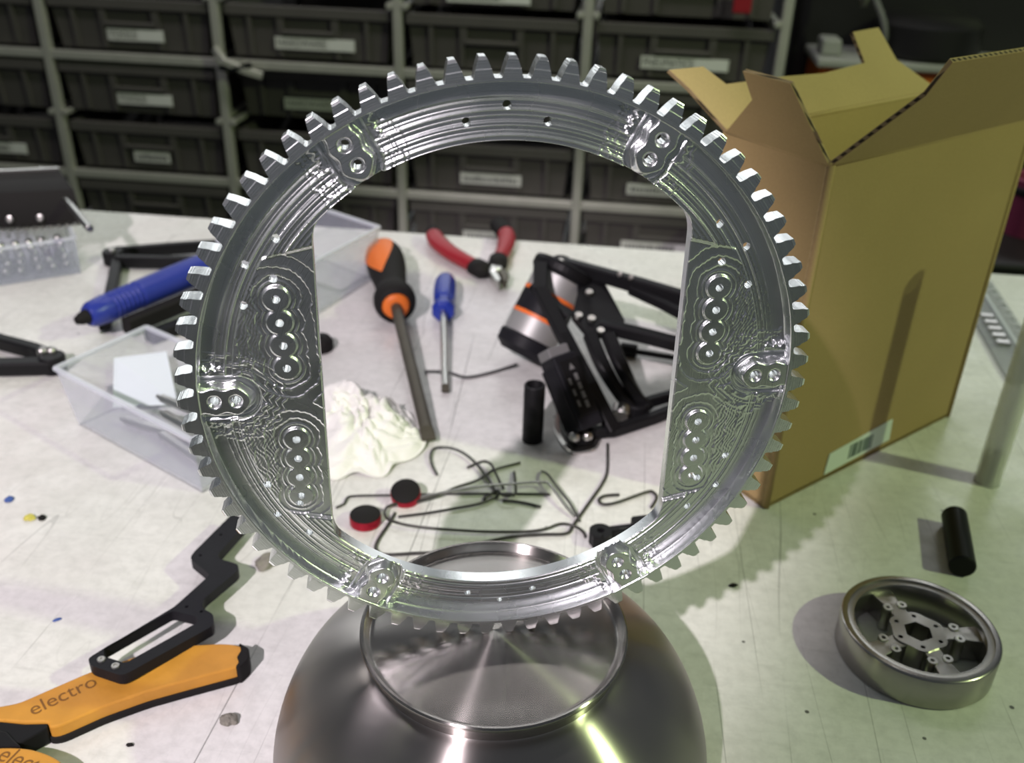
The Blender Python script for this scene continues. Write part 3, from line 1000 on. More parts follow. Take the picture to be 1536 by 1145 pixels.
# ------------------------------------------------------------------ lying black rod
rod = obj('black_rod', lathe([(0.0, 0), (0.0058, 0), (0.0066, 0.0008), (0.0066, 0.0452), (0.0058, 0.046), (0.0035, 0.046), (0.0033, 0.040), (0, 0.040)], 32, axis_matrix((0.2310, 0.3862, 0.0066), (0.2436, 0.4300, 0.0066))), M['black'], None, 'auto', loc=(0.237, 0.408, 0))
tag(rod, 'short black rod lying on the bench above the steel wheel', 'rod')
# ------------------------------------------------------------------ clear tube with spring, standing
ct = thing('clear_tube', 'upright milky clear tube with a spring inside at the right edge', 'tube', loc=(0.2814, 0.4742, 0))
obj('tube_wall', lathe([(0.0062, 0.0), (0.0072, 0.0), (0.0072, 0.165), (0.0062, 0.165), (0.0062, 0.0)], 40, Matrix.Translation((0.2814, 0.4742, 0))), M['tube'], ct, 'auto')
hel = [(0.2814 + 0.0048 * math.cos(a * 0.5), 0.4742 + 0.0048 * math.sin(a * 0.5), 0.002 + a * 0.00019) for a in range(0, 100)]
obj('spring', sweep(hel, circ(0.0009, 6)), M['steel'], ct, True)

# ------------------------------------------------------------------ clear ruler strip
rl = thing('clear_strip', 'clear perforated plastic strip lying beyond the cardboard box', 'strip', loc=(0.38, 0.69, 0))
SM = Matrix.Translation((0.378, 0.690, 0.0)) @ Matrix.Rotation(math.radians(81), 4, 'Z')
obj('strip_plate', xf(prism([(-0.095, -0.019), (0.095, -0.019), (0.095, 0.016), (-0.095, 0.016)], 0.0, 0.003, 0, [circle_pts(-0.085 + i * 0.014, -0.016, 0.0022, 10) for i in range(13)]), SM), M['blue_clear'], rl)
obj('raised_edge', xf(box(-0.095, 0.095, -0.006, -0.003, 0.003, 0.005), SM), M['clear_rim'], rl)
for i in range(5):
    obj('metal_insert', xf(box(-0.040 + i * 0.012, -0.033 + i * 0.012, 0.000, 0.010, 0.003, 0.0055, 0.0008), SM), M['steel'], rl)

# ------------------------------------------------------------------ screwdrivers
sd = thing('large_screwdriver', 'large screwdriver with black and orange handle pointing at the tissue', 'screwdriver', loc=(-0.085, 0.64, 0))
hA, hB = Vector((-0.1130, 0.768, 0.0165)), Vector((-0.0882, 0.656, 0.0165))
hm = axis_matrix(hA, hB)
HL = (hB - hA).length
hp = [(0.0, 0.0), (0.007, 0.0012), (0.0112, 0.006), (0.0134, 0.016), (0.0140, 0.032), (0.0134, 0.050), (0.0120, 0.068), (0.0108, 0.086), (0.0104, 0.098), (0.0118, 0.108), (0.0138, 0.116), (0.0140, 0.124), (0.0126, 0.131), (0.0095, 0.134)]
hp = [(r * 1.14, z / 0.134 * HL) for r, z in hp]
obj('handle', lathe(dense(hp, 4), 40, hm), M['rubber'], sd, 'auto')
obj('collar', lathe([(0.0108, HL - 0.0030), (0.0100, HL - 0.0002), (0.0078, HL + 0.0016), (0.0040, HL + 0.0018), (0.0, HL + 0.0018)], 32, hm), M['orange'], sd, 'auto')
# orange inlay hugging the upper left of the handle
V, F = [], []
prof = dense(hp, 6)
sel = [(r, z) for r, z in prof if 0.004 <= z <= 0.072]
q0 = (hm.to_3x3().inverted() @ Vector((-0.40, -0.45, 0.80)))
a0 = math.atan2(q0.y, q0.x)
nn_ = 12
for k, (r, z) in enumerate(sel):
    tt = (z - 0.004) / 0.068
    wd = 1.0 * (1 - tt ** 2.2) * min(1, 0.35 + tt * 6) + 0.02
    for i in range(nn_ + 1):
        a = a0 + wd * (2 * i / nn_ - 1)
        V.append(hm @ Vector(((r + 0.0005) * math.cos(a), (r + 0.0005) * math.sin(a), z)))
for k in range(len(sel) - 1):
    for i in range(nn_):
        p = k * (nn_ + 1) + i
        F.append((p, p + 1, p + nn_ + 2, p + nn_ + 1))
obj('orange_inlay', (V, F), M['orange'], sd, True)
shA, shB = hB + (hB - hA).normalized() * 0.001, Vector((-0.0510, 0.5015, 0.0050))
obj('shaft', join(cyl(shA, shB, 0.0042, 20), ), M['shaft'], sd, 'auto')
obj('tip', sweep([shB, shB + (shB - shA).normalized() * 0.004, shB + (shB - shA).normalized() * 0.009], [rect(0.0080, 0.0080, 0.25), rect(0.0086, 0.0046, 0.2), rect(0.0088, 0.0016, 0.2)]), M['shaft'], sd)

sb = thing('small_screwdriver', 'small screwdriver with a blue handle lying behind the gear opening', 'screwdriver', loc=(-0.054, 0.66, 0))
bA, bB = Vector((-0.0567, 0.729, 0.0092)), Vector((-0.0537, 0.664, 0.0092))
bm_ = axis_matrix(bA, bB)
BL = (bB - bA).length
V, F = [], []
bp_ = dense([(0.0, 0), (0.0046, 0.001), (0.0068, 0.006), (0.0078, 0.018), (0.0080, 0.040), (0.0074, 0.056), (0.0060, 0.064), (0.0066, 0.070), (0.0080, 0.078), (0.0074, 0.085), (0.0040, 0.0862), (0.0, 0.0862)], 3)
bp_ = [(r, z * BL / 0.0862) for r, z in bp_]
n = 48
for r, z in bp_:
    for i in range(n):
        a = 2 * PI * i / n
        k = 1.14 - 0.08 * (0.5 + 0.5 * math.cos(8 * a)) * (1 if 0.004 < z < 0.083 else 0)
        V.append(bm_ @ Vector((r * k * math.cos(a), r * k * math.sin(a), z)))
for k in range(len(bp_) - 1):
    for i in range(n):
        j = (i + 1) % n
        F.append((k * n + i, k * n + j, (k + 1) * n + j, (k + 1) * n + i))
obj('handle', (V, F), M['blue'], sb, True)
tipB = Vector((-0.0443, 0.561, 0.0030))
obj('shaft', cyl(bB, tipB, 0.0026, 14), M['steel'], sb, 'auto')
obj('tip', sweep([tipB, tipB + (tipB - bB).normalized() * 0.006], [rect(0.0050, 0.0050, 0.25), rect(0.0054, 0.0010, 0.2)]), M['shaft'], sb)

# ------------------------------------------------------------------ red side cutters (pliers)
rp = thing('red_pliers', 'small side cutters with red handles near the far bench edge', 'pliers', loc=(-0.02, 0.76, 0))
def oval(a, b, n=12): return [(a * math.cos(2 * PI * i / n), b * math.sin(2 * PI * i / n)) for i in range(n)]
pts = catmull([(-0.0755, 0.832, 0.008), (-0.0690, 0.812, 0.008), (-0.0540, 0.786, 0.008), (-0.0335, 0.7600, 0.008)], 5)
obj('handle', sweep(pts, [oval(0.0050 + 0.0035 * math.sin(PI * min(1, 0.25 + 0.7 * i / (len(pts) - 1))), 0.0065) for i in range(len(pts))]), M['red'], rp, True)
pts = catmull([(-0.0110, 0.848, 0.0085), (-0.0090, 0.830, 0.0085), (-0.0105, 0.805, 0.008), (-0.0150, 0.776, 0.008)], 5)
obj('handle', sweep(pts, [oval(0.0045 + 0.0035 * math.sin(PI * min(1, 0.25 + 0.7 * i / (len(pts) - 1))), 0.0065) for i in range(len(pts))]), M['red'], rp, True)
obj('handle_cap', sweep([(-0.0755, 0.832, 0.008), (-0.0775, 0.842, 0.008)], oval(0.0062, 0.0062)), M['rubber'], rp)
obj('handle_cap', sweep([(-0.0105, 0.842, 0.0085), (-0.0180, 0.866, 0.0085)], oval(0.0085, 0.007)), M['rubber'], rp)
obj('collar', sweep([(-0.0345, 0.7610, 0.008), (-0.0285, 0.7545, 0.008), (-0.0220, 0.7520, 0.008)], [oval(0.0095, 0.0072), oval(0.0098, 0.0074), oval(0.0060, 0.006)]), M['rubber'], rp, True)
obj('collar', sweep([(-0.0150, 0.778, 0.008), (-0.0155, 0.766, 0.008), (-0.0150, 0.757, 0.008)], [oval(0.0085, 0.0070), oval(0.0085, 0.0070), oval(0.005, 0.005)]), M['rubber'], rp, True)
obj('pivot', lathe([(0.0, 0.0115), (0.0055, 0.0115), (0.0062, 0.0105), (0.0062, 0.003), (0, 0.003)], 20, Matrix.Translation((-0.0175, 0.752, 0))), M['steel'], rp, 'auto')
obj('jaw', prism([(-0.0225, 0.756), (-0.0185, 0.756), (-0.0120, 0.730), (-0.0130, 0.722), (-0.0170, 0.728), (-0.0220, 0.744)], 0.004, 0.011, 0.0008), M['steel'], rp)
obj('jaw', prism([(-0.0170, 0.757), (-0.0125, 0.757), (-0.0055, 0.742), (-0.0070, 0.727), (-0.0098, 0.724), (-0.0110, 0.734)], 0.004, 0.011, 0.0008), M['shaft'], rp)

# ------------------------------------------------------------------ motor and black arm assembly
ma = thing('motor_arm', 'black arm linkage with silver motor, orange stripes and servo seen through the gear', 'mechanism', loc=(0.045, 0.54, 0))
mA, mB = Vector((0.0068, 0.5975, 0.0125)), Vector((0.0325, 0.6230, 0.0610))
mm = axis_matrix(mA, mB)
ML = (mB - mA).length
MR = 0.0192
obj('motor_cap', lathe([(0.0, -0.003), (MR * 0.80, -0.003), (MR + 0.0015, 0.0015), (MR + 0.0018, 0.009), (MR + 0.0002, 0.0105)], 40, mm), M['blackp'], ma, 'auto')
can = obj('motor_can', lathe([(MR, 0.0085), (MR, ML), (MR - 0.002, ML + 0.0010), (0.0, ML + 0.001)], 48, mm), M['motor'], ma, 'auto')
obj('black_band', lathe([(MR, 0.0262), (MR + 0.0003, 0.0265), (MR + 0.0003, 0.0405), (MR, 0.0408)], 48, mm), M['blackp'], can, 'auto')
for z in (0.0235, 0.0408):
    obj('orange_band', lathe([(MR, z), (MR + 0.0004, z + 0.0002), (MR + 0.0004, z + 0.0027), (MR, z + 0.0029)], 48, mm), M['orange_l'], can, 'auto')
# black end bracket over the motor
dome = []
for i in range(40):
    a = 2 * PI * i / 40
    dome.append((0.0212 * math.cos(a), 0.0212 * math.sin(a)))
obj('motor_bracket', xf(prism([(x * 1.06, y * 1.06) for x, y in dome], ML - 0.004, ML + 0.006, 0.003), mm), M['black'], ma)
obj('bracket_ear', cyl((0.0310, 0.6290, 0.0560), (0.0310, 0.6250, 0.0690), 0.0088, 28, 0.001), M['black'], ma, 'auto')
def bolt(p, d, r=0.0022, parent=ma):
    p, d = Vector(p), Vector(d).normalized()
    obj('bolt', lathe([(0.0, 0.0007), (r * 0.45, 0.0007), (r * 0.5, 0.0016), (r * 0.9, 0.0016), (r, 0.001), (r, -0.001)], 16, axis_matrix(p, p + d * 0.01)), M['steel'], parent, 'auto')
cdir = Vector((0, -0.78, 0.62))
obj('top_bar', sweep([(0.0300, 0.6300, 0.067), (0.0395, 0.6230, 0.0665), (0.0839, 0.6040, 0.062), (0.1182, 0.5905, 0.058)], [rect(0.008, 0.0075), rect(0.008, 0.0090), rect(0.008, 0.0105), rect(0.008, 0.0100)]), M['black'], ma)
obj('fork_bar', sweep([(0.0780, 0.6020, 0.0600), (0.0990, 0.5860, 0.0565), (0.1155, 0.5690, 0.054)], rect(0.006, 0.0065)), M['black'], ma)
def skew_plate(name, top, nrm, th, m):
    nrm = Vector(nrm).normalized()
    k = len(top)
    V = [Vector(p) for p in top] + [Vector(p) - nrm * th for p in top]
    F = [tuple(range(k)), tuple(range(2 * k - 1, k - 1, -1))] + [(i, (i + 1) % k, (i + 1) % k + k, i + k) for i in range(k)]
    return obj(name, (V, F), m, ma)
skew_plate('side_plate', [(0.0405, 0.6250, 0.0660), (0.0500, 0.6260, 0.0640), (0.0605, 0.6164, 0.0600), (0.0725, 0.5740, 0.0500), (0.0700, 0.5665, 0.0485), (0.0490, 0.5570, 0.0460), (0.0380, 0.5760, 0.0520), (0.0425, 0.6000, 0.0590)], (0, -0.3, 0.95), 0.005, M['black'])
obj('side_web', sweep([(0.012, 0.590, 0.0665), (0.022, 0.583, 0.058), (0.036, 0.576, 0.050)], rect(0.009, 0.006)), M['black'], ma)
for p in ((0.0495, 0.5935, 0.0602), (0.0503, 0.5695, 0.0522), (0.0560, 0.5605, 0.0480), (0.0420, 0.5730, 0.0525)):
    bolt(p, (0, -0.3, 0.95), 0.0026)
bolt((0.0305, 0.6240, 0.0695), (0, -0.35, 0.93))
bolt((0.0240, 0.6100, 0.0690), (0.3, 0.2, 0.9), 0.0026)
for p in ((0.070, 0.6060, 0.0690), (0.0773, 0.6030, 0.0682)):
    bolt(p, cdir, 0.0018)
obj('lower_bar', sweep([(0.0560, 0.5700, 0.0475), (0.0840, 0.5625, 0.0450), (0.1150, 0.5525, 0.042)], rect(0.009, 0.0085)), M['black'], ma)
obj('diagonal_link', sweep([(0.0165, 0.6060, 0.0740), (0.0165, 0.5830, 0.0660), (0.0315, 0.5513, 0.0490), (0.0482, 0.5232, 0.0290), (0.0635, 0.5075, 0.0060)], rect(0.0095, 0.006)), M['black'], ma)
cA = catmull([(0.0490, 0.5588, 0.0460), (0.0572, 0.5382, 0.0340), (0.0686, 0.5331, 0.0180), (0.0779, 0.5324, 0.0080)], 6)
obj('curved_arm', sweep(cA, rect(0.0085, 0.007)), M['black'], ma, 'auto')
cB = catmull([(0.0607, 0.5596, 0.0460), (0.0686, 0.5390, 0.0340), (0.0796, 0.5357, 0.0160), (0.0881, 0.5381, 0.0060)], 6)
obj('curved_arm', sweep(cB, rect(0.0085, 0.007)), M['black'], ma, 'auto')
obj('elbow', cyl((0.0800, 0.5340, 0.0005), (0.0800, 0.5340, 0.0120), 0.0085, 24, 0.001), M['black'], ma, 'auto')
obj('base_bar', sweep([(0.0791, 0.5358, 0.0075), (0.1203, 0.5604, 0.0075)], rect(0.006, 0.007)), M['black'], ma)
obj('base_bar', sweep([(0.0421, 0.5061, 0.0040), (0.0637, 0.5098, 0.0045), (0.0900, 0.5270, 0.0045), (0.1188, 0.5488, 0.0045)], rect(0.0065, 0.007)), M['black'], ma)
obj('standoff', cyl((0.0690, 0.5240, 0.0060), (0.0712, 0.5325, 0.0090), 0.0062, 24, 0.0012), M['steel'], ma, 'auto')
obj('foot_plate', prism(round_poly([(0.0290, 0.5380), (0.0268, 0.5150), (0.0310, 0.4960), (0.0375, 0.4865), (0.0520, 0.4915), (0.0570, 0.5080), (0.0480, 0.5300)], 0.005), 0.0, 0.0022, 0.0006), M['steel'], ma)
obj('foot_cover', prism(round_poly([(0.0310, 0.5350), (0.0305, 0.5170), (0.0350, 0.4995), (0.0395, 0.4940), (0.0490, 0.4965), (0.0540, 0.5080), (0.0470, 0.5280)], 0.004), 0.0022, 0.0075, 0.0008), M['black'], ma)
for p in ((0.0388, 0.4955, 0.0078), (0.0465, 0.4970, 0.0078)):
    obj('bolt', lathe([(0.0, 0.0035), (0.0018, 0.0033), (0.0031, 0.0018), (0.0034, 0.0), (0.0034, -0.001)], 20, Matrix.Translation(p)), M['steel'], ma, True)
# ribbed servo block leaning up
sA, sB = Vector((0.0445, 0.5030, 0.0135)), Vector((0.0270, 0.5250, 0.0470))
zax = (sB - sA).normalized()
xax = Vector((0.80, 0.50, 0.0)); xax = (xax - zax * xax.dot(zax)).normalized()
yax = zax.cross(xax)
SV = Matrix(((xax.x, yax.x, zax.x, sA.x), (xax.y, yax.y, zax.y, sA.y), (xax.z, yax.z, zax.z, sA.z), (0, 0, 0, 1)))
SL = (sB - sA).length
sv = obj('servo_block', xf(box(-0.0088, 0.0088, -0.0085, 0.0085, -0.004, SL, 0.0016), SV), M['blackp'], ma)
for i in range(5):
    obj('cooling_rib', xf(box(-0.0098, -0.0088, -0.0072 + i * 0.0034, -0.0054 + i * 0.0034, -0.001, SL - 0.006), SV), M['blackp'], sv)
obj('servo_face', xf(box(-0.0062, 0.0074, -0.0095, -0.0085, 0.004, SL - 0.004, 0.0004), SV), M['black'], sv)
pr_ = [box(-0.0045, -0.0030, -0.00975, -0.0095, 0.010 + k * 0.007, 0.014 + k * 0.007) for k in range(3)] + [box(0.0005, 0.0028, -0.00975, -0.0095, 0.008 + k * 0.0058, 0.0125 + k * 0.0058) for k in range(4)]
pr_.append(([SV.inverted() @ (SV @ Vector(p)) for p in ((-0.001, -0.0097, SL - 0.011), (0.003, -0.0097, SL - 0.011), (0.001, -0.0097, SL - 0.007))], [(0, 1, 2)]))
obj('servo_print', xf(join(*pr_), SV), M['text_dim'], sv)
obj('servo_mount', xf(box(-0.0075, 0.0075, -0.0050, 0.0090, SL - 0.001, SL + 0.006, 0.001), SV), M['text_dim'], ma)
obj('lead', sweep(catmull([(0.0030, 0.5960, 0.0030), (-0.0131, 0.5872, 0.0012), (-0.0310, 0.5783, 0.0012), (-0.0448, 0.5793, 0.0042), (-0.0600, 0.5845, 0.0012)], 6), circ(0.0011)), M['cable'], ma, True)

kb = thing('push_rod', 'thin black push rod with a knob lying right of the motor arm', 'rod', loc=(0.10, 0.616, 0))
obj('knob', cyl((0.0770, 0.6210, 0.0052), (0.0890, 0.6186, 0.0050), 0.0050, 20, 0.0008), M['black'], kb, 'auto')
obj('rod', cyl((0.0890, 0.6186, 0.0045), (0.1279, 0.6085, 0.0040), 0.0021, 12), M['black'], kb, 'auto')

vt = thing('black_tube', 'short black tube standing upright in front of the silver motor', 'tube', loc=(0.0137, 0.5035, 0))
obj('tube_wall', lathe([(0.0048, 0.0), (0.0064, 0.0), (0.0064, 0.0385), (0.0060, 0.039), (0.0052, 0.039), (0.0048, 0.0385), (0.0048, 0.0)], 32, Matrix.Translation((0.0137, 0.5035, 0))), M['black'], vt, 'auto')

# ------------------------------------------------------------------ crumpled tissue
def tissue():
    NX, NY = 64, 50
    V, F = [], []
    for j in range(NY):
        for i in range(NX):
            u, v = i / (NX - 1) * 2 - 1, j / (NY - 1) * 2 - 1
            # square -> rounded blob
            x = u * math.sqrt(1 - v * v / 2); y = v * math.sqrt(1 - u * u / 2)
            rr = math.hypot(x, y)
            an = math.atan2(y, x)
            rad = 1 + 0.10 * math.sin(3 * an + 0.5) + 0.07 * math.sin(7 * an + 1)
            p = Vector((x * 1.6 + 3.1, y * 1.6, 0.3))
            wv = noise.noise_vector(p * 0.9) * 0.5
            q = p + wv
            def crease(ang, fr, ph):
                t_ = (q.x * math.cos(ang) + q.y * math.sin(ang)) * fr + ph
                return 1 - abs((t_ % 2) - 1)
            a1 = noise.noise(p * 0.7 + Vector((9, 2, 1)))
            z = 0.0065 + 0.0085 * crease(0.5 + a1, 1.1, 0.3) + 0.0055 * crease(2.0 + a1, 1.7, 0.9) + 0.0042 * crease(1.2 - a1, 3.1, 0.1) + 0.0030 * crease(2.6 + a1, 4.7, 0.4) + 0.0018 * crease(0.2 - a1, 8.0, 0.7) + 0.0022 * noise.noise(q * 2.2)
            fall = max(0.0, 1 - rr ** 3.0)
            z = fall * z * (0.85 + 0.35 * y)
            z = max(z, 0.0004 + 0.0012 * (1 + math.sin(9 * an)) * (rr > 0.9))
            px = -0.0950 + 0.0380 * x * rad + 0.006 * wv.x + 0.004 * y
            py = 0.5040 + 0.0460 * y * rad - 0.020 * x + 0.006 * wv.y
            V.append((px, py, z))
    for j in range(NY - 1):
        for i in range(NX - 1):
            a = j * NX + i
            F.append((a, a + 1, a + NX + 1, a + NX))
    return V, F
ts = obj('crumpled_tissue', tissue(), M['tissue'], None, False, loc=(-0.0835, 0.504, 0))
tag(ts, 'crumpled white tissue lying at the left of the gear opening', 'tissue')
so = ts.modifiers.new('thickness', 'SOLIDIFY'); so.thickness = 0.0006; so.offset = 1

# ------------------------------------------------------------------ bent wires
WIRES = [
    ('long dark wire running left to right under the black knob', 'wire', [(-0.0936, 0.4266), (-0.0898, 0.4300), (-0.0892, 0.4343), (-0.0859, 0.4373), (-0.0651, 0.4393), (-0.0153, 0.4439), (0.0235, 0.4456)], 0.0011, 0.0007),
    ('thin grey wire arching down from the screwdriver tip', 'cable', [(-0.0415, 0.4612), (-0.0451, 0.4698), (-0.0469, 0.4794), (-0.0448, 0.4870), (-0.0366, 0.4880), (-0.0280, 0.4830), (-0.0192, 0.4713), (-0.0105, 0.4542), (-0.0069, 0.4455)], 0.0022, 0.0008),
    ('short black wire with a bent hook at the middle', 'wire', [(-0.0245, 0.4691), (-0.0166, 0.4731), (-0.0111, 0.4706), (-0.0081, 0.4625), (-0.0052, 0.4534), (-0.0025, 0.4491)], 0.0034, 0.0008),
    ('long looping dark wire from upper middle round the knobs to the right', 'wire', [(0.0064, 0.4764), (-0.0083, 0.4676), (-0.0159, 0.4574), (-0.0209, 0.4525), (-0.0297, 0.4464), (-0.0381, 0.4382), (-0.0490, 0.4322), (-0.0601, 0.4295), (-0.0658, 0.4250), (-0.0655, 0.4178), (-0.0605, 0.4130), (-0.0454, 0.4089), (-0.0137, 0.4070), (0.0106, 0.4083), (0.0204, 0.4114), (0.0285, 0.4168), (0.0353, 0.4162), (0.0400, 0.4125), (0.0417, 0.4080)], 0.0030, 0.0008),
    ('nearly straight black wire rising to the right below the looping wire', 'wire', [(-0.0589, 0.4202), (-0.0419, 0.4242), (-0.0272, 0.4292), (-0.0149, 0.4341), (-0.0074, 0.4399), (-0.0055, 0.4422)], 0.0014, 0.0008),
    ('black wire with an upright end and small zigzag foot', 'wire', [(0.0031, 0.4666), (0.0041, 0.4428), (0.0016, 0.4383), (-0.0035, 0.4391), (-0.0069, 0.4433), (-0.0137, 0.4379)], 0.0042, 0.0008),
    ('very short black wire pointing right beneath the zigzag wire', 'wire', [(-0.0030, 0.4380), (0.0067, 0.4369), (0.0182, 0.4334)], 0.0011, 0.0008),
    ('bright silver wire bent down at its right end', 'wire_s', [(-0.0614, 0.4301), (-0.0474, 0.4360), (-0.0153, 0.4450), (0.0040, 0.4490), (0.0197, 0.4514), (0.0235, 0.4483), (0.0309, 0.4335), (0.0374, 0.4234)], 0.0050, 0.0008),
    ('thin straight wire slanting down to the right', 'cable', [(0.0192, 0.4683), (0.0274, 0.4463), (0.0392, 0.4215)], 0.0052, 0.0007),
    ('longest grey wire sweeping behind the bowl and up to the right', 'wire', [(0.0597, 0.4998), (0.0574, 0.4710), (0.0534, 0.4568), (0.0451, 0.4386), (0.0353, 0.4172), (0.0314, 0.4100), (0.0179, 0.4083), (-0.0014, 0.4044), (-0.0296, 0.3925), (-0.0482, 0.3893), (-0.0610, 0.3877), (-0.0659, 0.3897), (-0.0675, 0.3943), (-0.0664, 0.4019), (-0.0631, 0.4139), (-0.0612, 0.4232)], 0.0012, 0.0009),
    ('small S-shaped black wire hook above the clamp link', 'wire', [(0.0625, 0.4472), (0.0546, 0.4456), (0.0507, 0.4415), (0.0527, 0.4373), (0.0606, 0.4394), (0.0784, 0.4503), (0.0822, 0.4499), (0.0833, 0.4450), (0.0794, 0.4362)], 0.0012, 0.0009)]
for lab, m, pts, z, r in WIRES:
    P = catmull([(x, y, z) for x, y in pts], 6)
    # wires sag to the bench at their ends
    k = len(P)
    P = [Vector((p.x, p.y, r + (z - r) * min(1, 4 * min(i, k - 1 - i) / k))) for i, p in enumerate(P)]
    o = obj('bent_wire', sweep(P, circ(r, 8)), M[m], None, True, loc=(pts[0][0], pts[0][1], 0))
    tag(o, lab, 'wire', 'bent wires behind the bowl')

# ------------------------------------------------------------------ knobs and clamp link
def knob(mw, label):
    t = thing('end_cap', label, 'cap', mw=mw, group='red and black caps')
    obj('red_ring', lathe([(0.0, 0.0), (0.0078, 0.0), (0.0084, 0.0006), (0.0084, 0.0050), (0.0080, 0.0056)], 36), M['red_an'], t, 'auto', local=True)
    obj('black_pad', lathe([(0.0081, 0.0052), (0.0081, 0.0060), (0.0076, 0.0064), (0.0, 0.0064)], 36), M['rubber'], t, 'auto', local=True)
knob(Matrix.Translation((-0.0758, 0.4150, 0)), 'red cap with a black pad lying flat on the bench')
knob(Matrix.Translation((-0.0565, 0.4375, 0.0016)) @ Matrix.Rotation(math.radians(-6), 4, 'Z') @ Matrix.Rotation(math.radians(20), 4, 'X'), 'tilted black cap propped on the wires')

lk = thing('clamp_link', 'small black clamp link with an eye at the lower right of the opening', 'clamp', loc=(0.058, 0.410, 0))
ring_o = circle_pts(0.0490, 0.4055, 0.0060, 28); ring_i = circle_pts(0.0490, 0.4055, 0.0020, 20)
obj('eye', prism(ring_o, 0.0, 0.0075, 0.0, [ring_i]), M['black'], lk)
obj('eye_ear', prism([(0.0440, 0.4030), (0.0448, 0.3990), (0.0490, 0.3985), (0.0505, 0.4020)], 0.0, 0.0080, 0.0006), M['black'], lk)
obj('shank', prism([(0.0540, 0.4065), (0.0690, 0.4105), (0.0683, 0.4155), (0.0530, 0.4115)], 0.0005, 0.0060, 0.0008), M['black'], lk)
obj('end_block', prism(round_poly([(0.0668, 0.4080), (0.0770, 0.4108), (0.0758, 0.4200), (0.0655, 0.4175)], 0.002), 0.0, 0.0085, 0.0008), M['black'], lk)
tx = obj('lettering', None, None, lk, mesh=text_mesh('.....', 0.004, M['text_dim']))
tx.location = Vector((0.0612, 0.4110, 0.0061)) - Vector((0.058, 0.410, 0)); tx.rotation_euler = (0, 0, 0.25)

# ------------------------------------------------------------------ black bracket in front on the left
BR = [(-0.1439, 0.4066), (-0.1337, 0.4007), (-0.1415, 0.3705), (-0.1389, 0.3675), (-0.1293, 0.3639), (-0.1279, 0.3594), (-0.1381, 0.3372), (-0.1370, 0.3311), (-0.1305, 0.3271), (-0.1283, 0.3196), (-0.1545, 0.2890), (-0.1573, 0.2873), (-0.1715, 0.2924), (-0.1746, 0.2964), (-0.1494, 0.3313), (-0.1404, 0.3551), (-0.1538, 0.3673), (-0.1535, 0.3721)]
SLOT = [(-0.1703, 0.3031), (-0.1495, 0.3285), (-0.1372, 0.3250), (-0.1357, 0.3215), (-0.1580, 0.2944), (-0.1684, 0.2982)]
HOL = [(-0.1444, 0.3877), (-0.1494, 0.3700), (-0.1439, 0.3316), (-0.1363, 0.3287), (-0.1685, 0.2959), (-0.1612, 0.2924)]
bk = thing('slotted_bracket', 'black zigzag plate bracket with a long slot resting on the yellow pliers', 'bracket', loc=(-0.145, 0.34, 0))
ztop = lambda x, y: 0.0155 - (y - 0.29) * 0.05
zbot = lambda x, y: 0.0100 - (y - 0.29) * 0.05
obj('plate', prism(round_poly(BR, 0.0022, 3), zbot, ztop, 0.0, [round_poly(SLOT, 0.0018, 3)] + [circle_pts(x, y, 0.00085, 10) for x, y in HOL[:4]]), M['blackp'], bk)
for x, y in HOL[4:]:
    obj('screw', lathe([(0.0, 0.0001), (0.0008, 0.0002), (0.0009, 0.0007), (0.0016, 0.0007), (0.0019, 0.0002), (0.0019, -0.001)], 16, Matrix.Translation((x, y, ztop(x, y)))), M['steel'], bk, 'auto')

# ------------------------------------------------------------------ yellow pliers
yp = thing('yellow_pliers', 'pliers with worn yellow handles marked electro at the lower left', 'pliers', loc=(-0.19, 0.27, 0))
H1 = [(-0.2120, 0.2725), (-0.2058, 0.2742), (-0.2023, 0.2750), (-0.1957, 0.2771), (-0.1873, 0.2841), (-0.1748, 0.2943), (-0.1560, 0.3057), (-0.1376, 0.3122), (-0.1226, 0.3139), (-0.1157, 0.3132), (-0.1117, 0.3099), (-0.1105, 0.3050), (-0.1128, 0.3004), (-0.1314, 0.2922), (-0.1468, 0.2851), (-0.1618, 0.2761), (-0.1747, 0.2659), (-0.1785, 0.2652), (-0.1798, 0.2681), (-0.1893, 0.2673), (-0.1990, 0.2681), (-0.2120, 0.2660)]
ZH = 0.0092
h1 = obj('handle', prism(round_poly(H1, 0.003, 3), 0.0022, ZH, 0.0008), M['yellow'], yp)
cx_ = sum(p[0] for p in H1) / len(H1); cy_ = sum(p[1] for p in H1) / len(H1)
def grow(poly, d):
    out = []
    k = len(poly)
    for i in range(k):
        a, p, b = Vector(poly[i - 1]), Vector(poly[i]), Vector(poly[(i + 1) % k])
        t = (b - a).normalized()
        out.append((p.x - t.y * d, p.y + t.x * d))
    return out
area = sum(H1[i - 1][0] * H1[i][1] - H1[i][0] * H1[i - 1][1] for i in range(len(H1)))
obj('grip_shell', prism(round_poly(grow(H1, 0.0010 if area < 0 else -0.0010), 0.003, 3), 0.0, 0.0036, 0.0008), M['rubber'], yp)
obj('end_tip', prism(round_poly([(-0.1160, 0.3142), (-0.1108, 0.3110), (-0.1094, 0.3050), (-0.1120, 0.2996), (-0.1140, 0.2998), (-0.1132, 0.3030), (-0.1150, 0.3060), (-0.1140, 0.3095)], 0.0012, 3), 0.0, ZH + 0.0005, 0.0005), M['rubber'], yp)
H2 = [(-0.2080, 0.2535), (-0.1952, 0.2544), (-0.1927, 0.2549), (-0.1874, 0.2552), (-0.1808, 0.2548), (-0.1746, 0.2531), (-0.1690, 0.2507), (-0.1647, 0.2478), (-0.1600, 0.2430), (-0.1540, 0.2340), (-0.1480, 0.2220), (-0.1440, 0.2100), (-0.1490, 0.2050), (-0.1570, 0.2070), (-0.1640, 0.2190), (-0.1720, 0.2310), (-0.1800, 0.2400), (-0.1900, 0.2450), (-0.2080, 0.2470)]
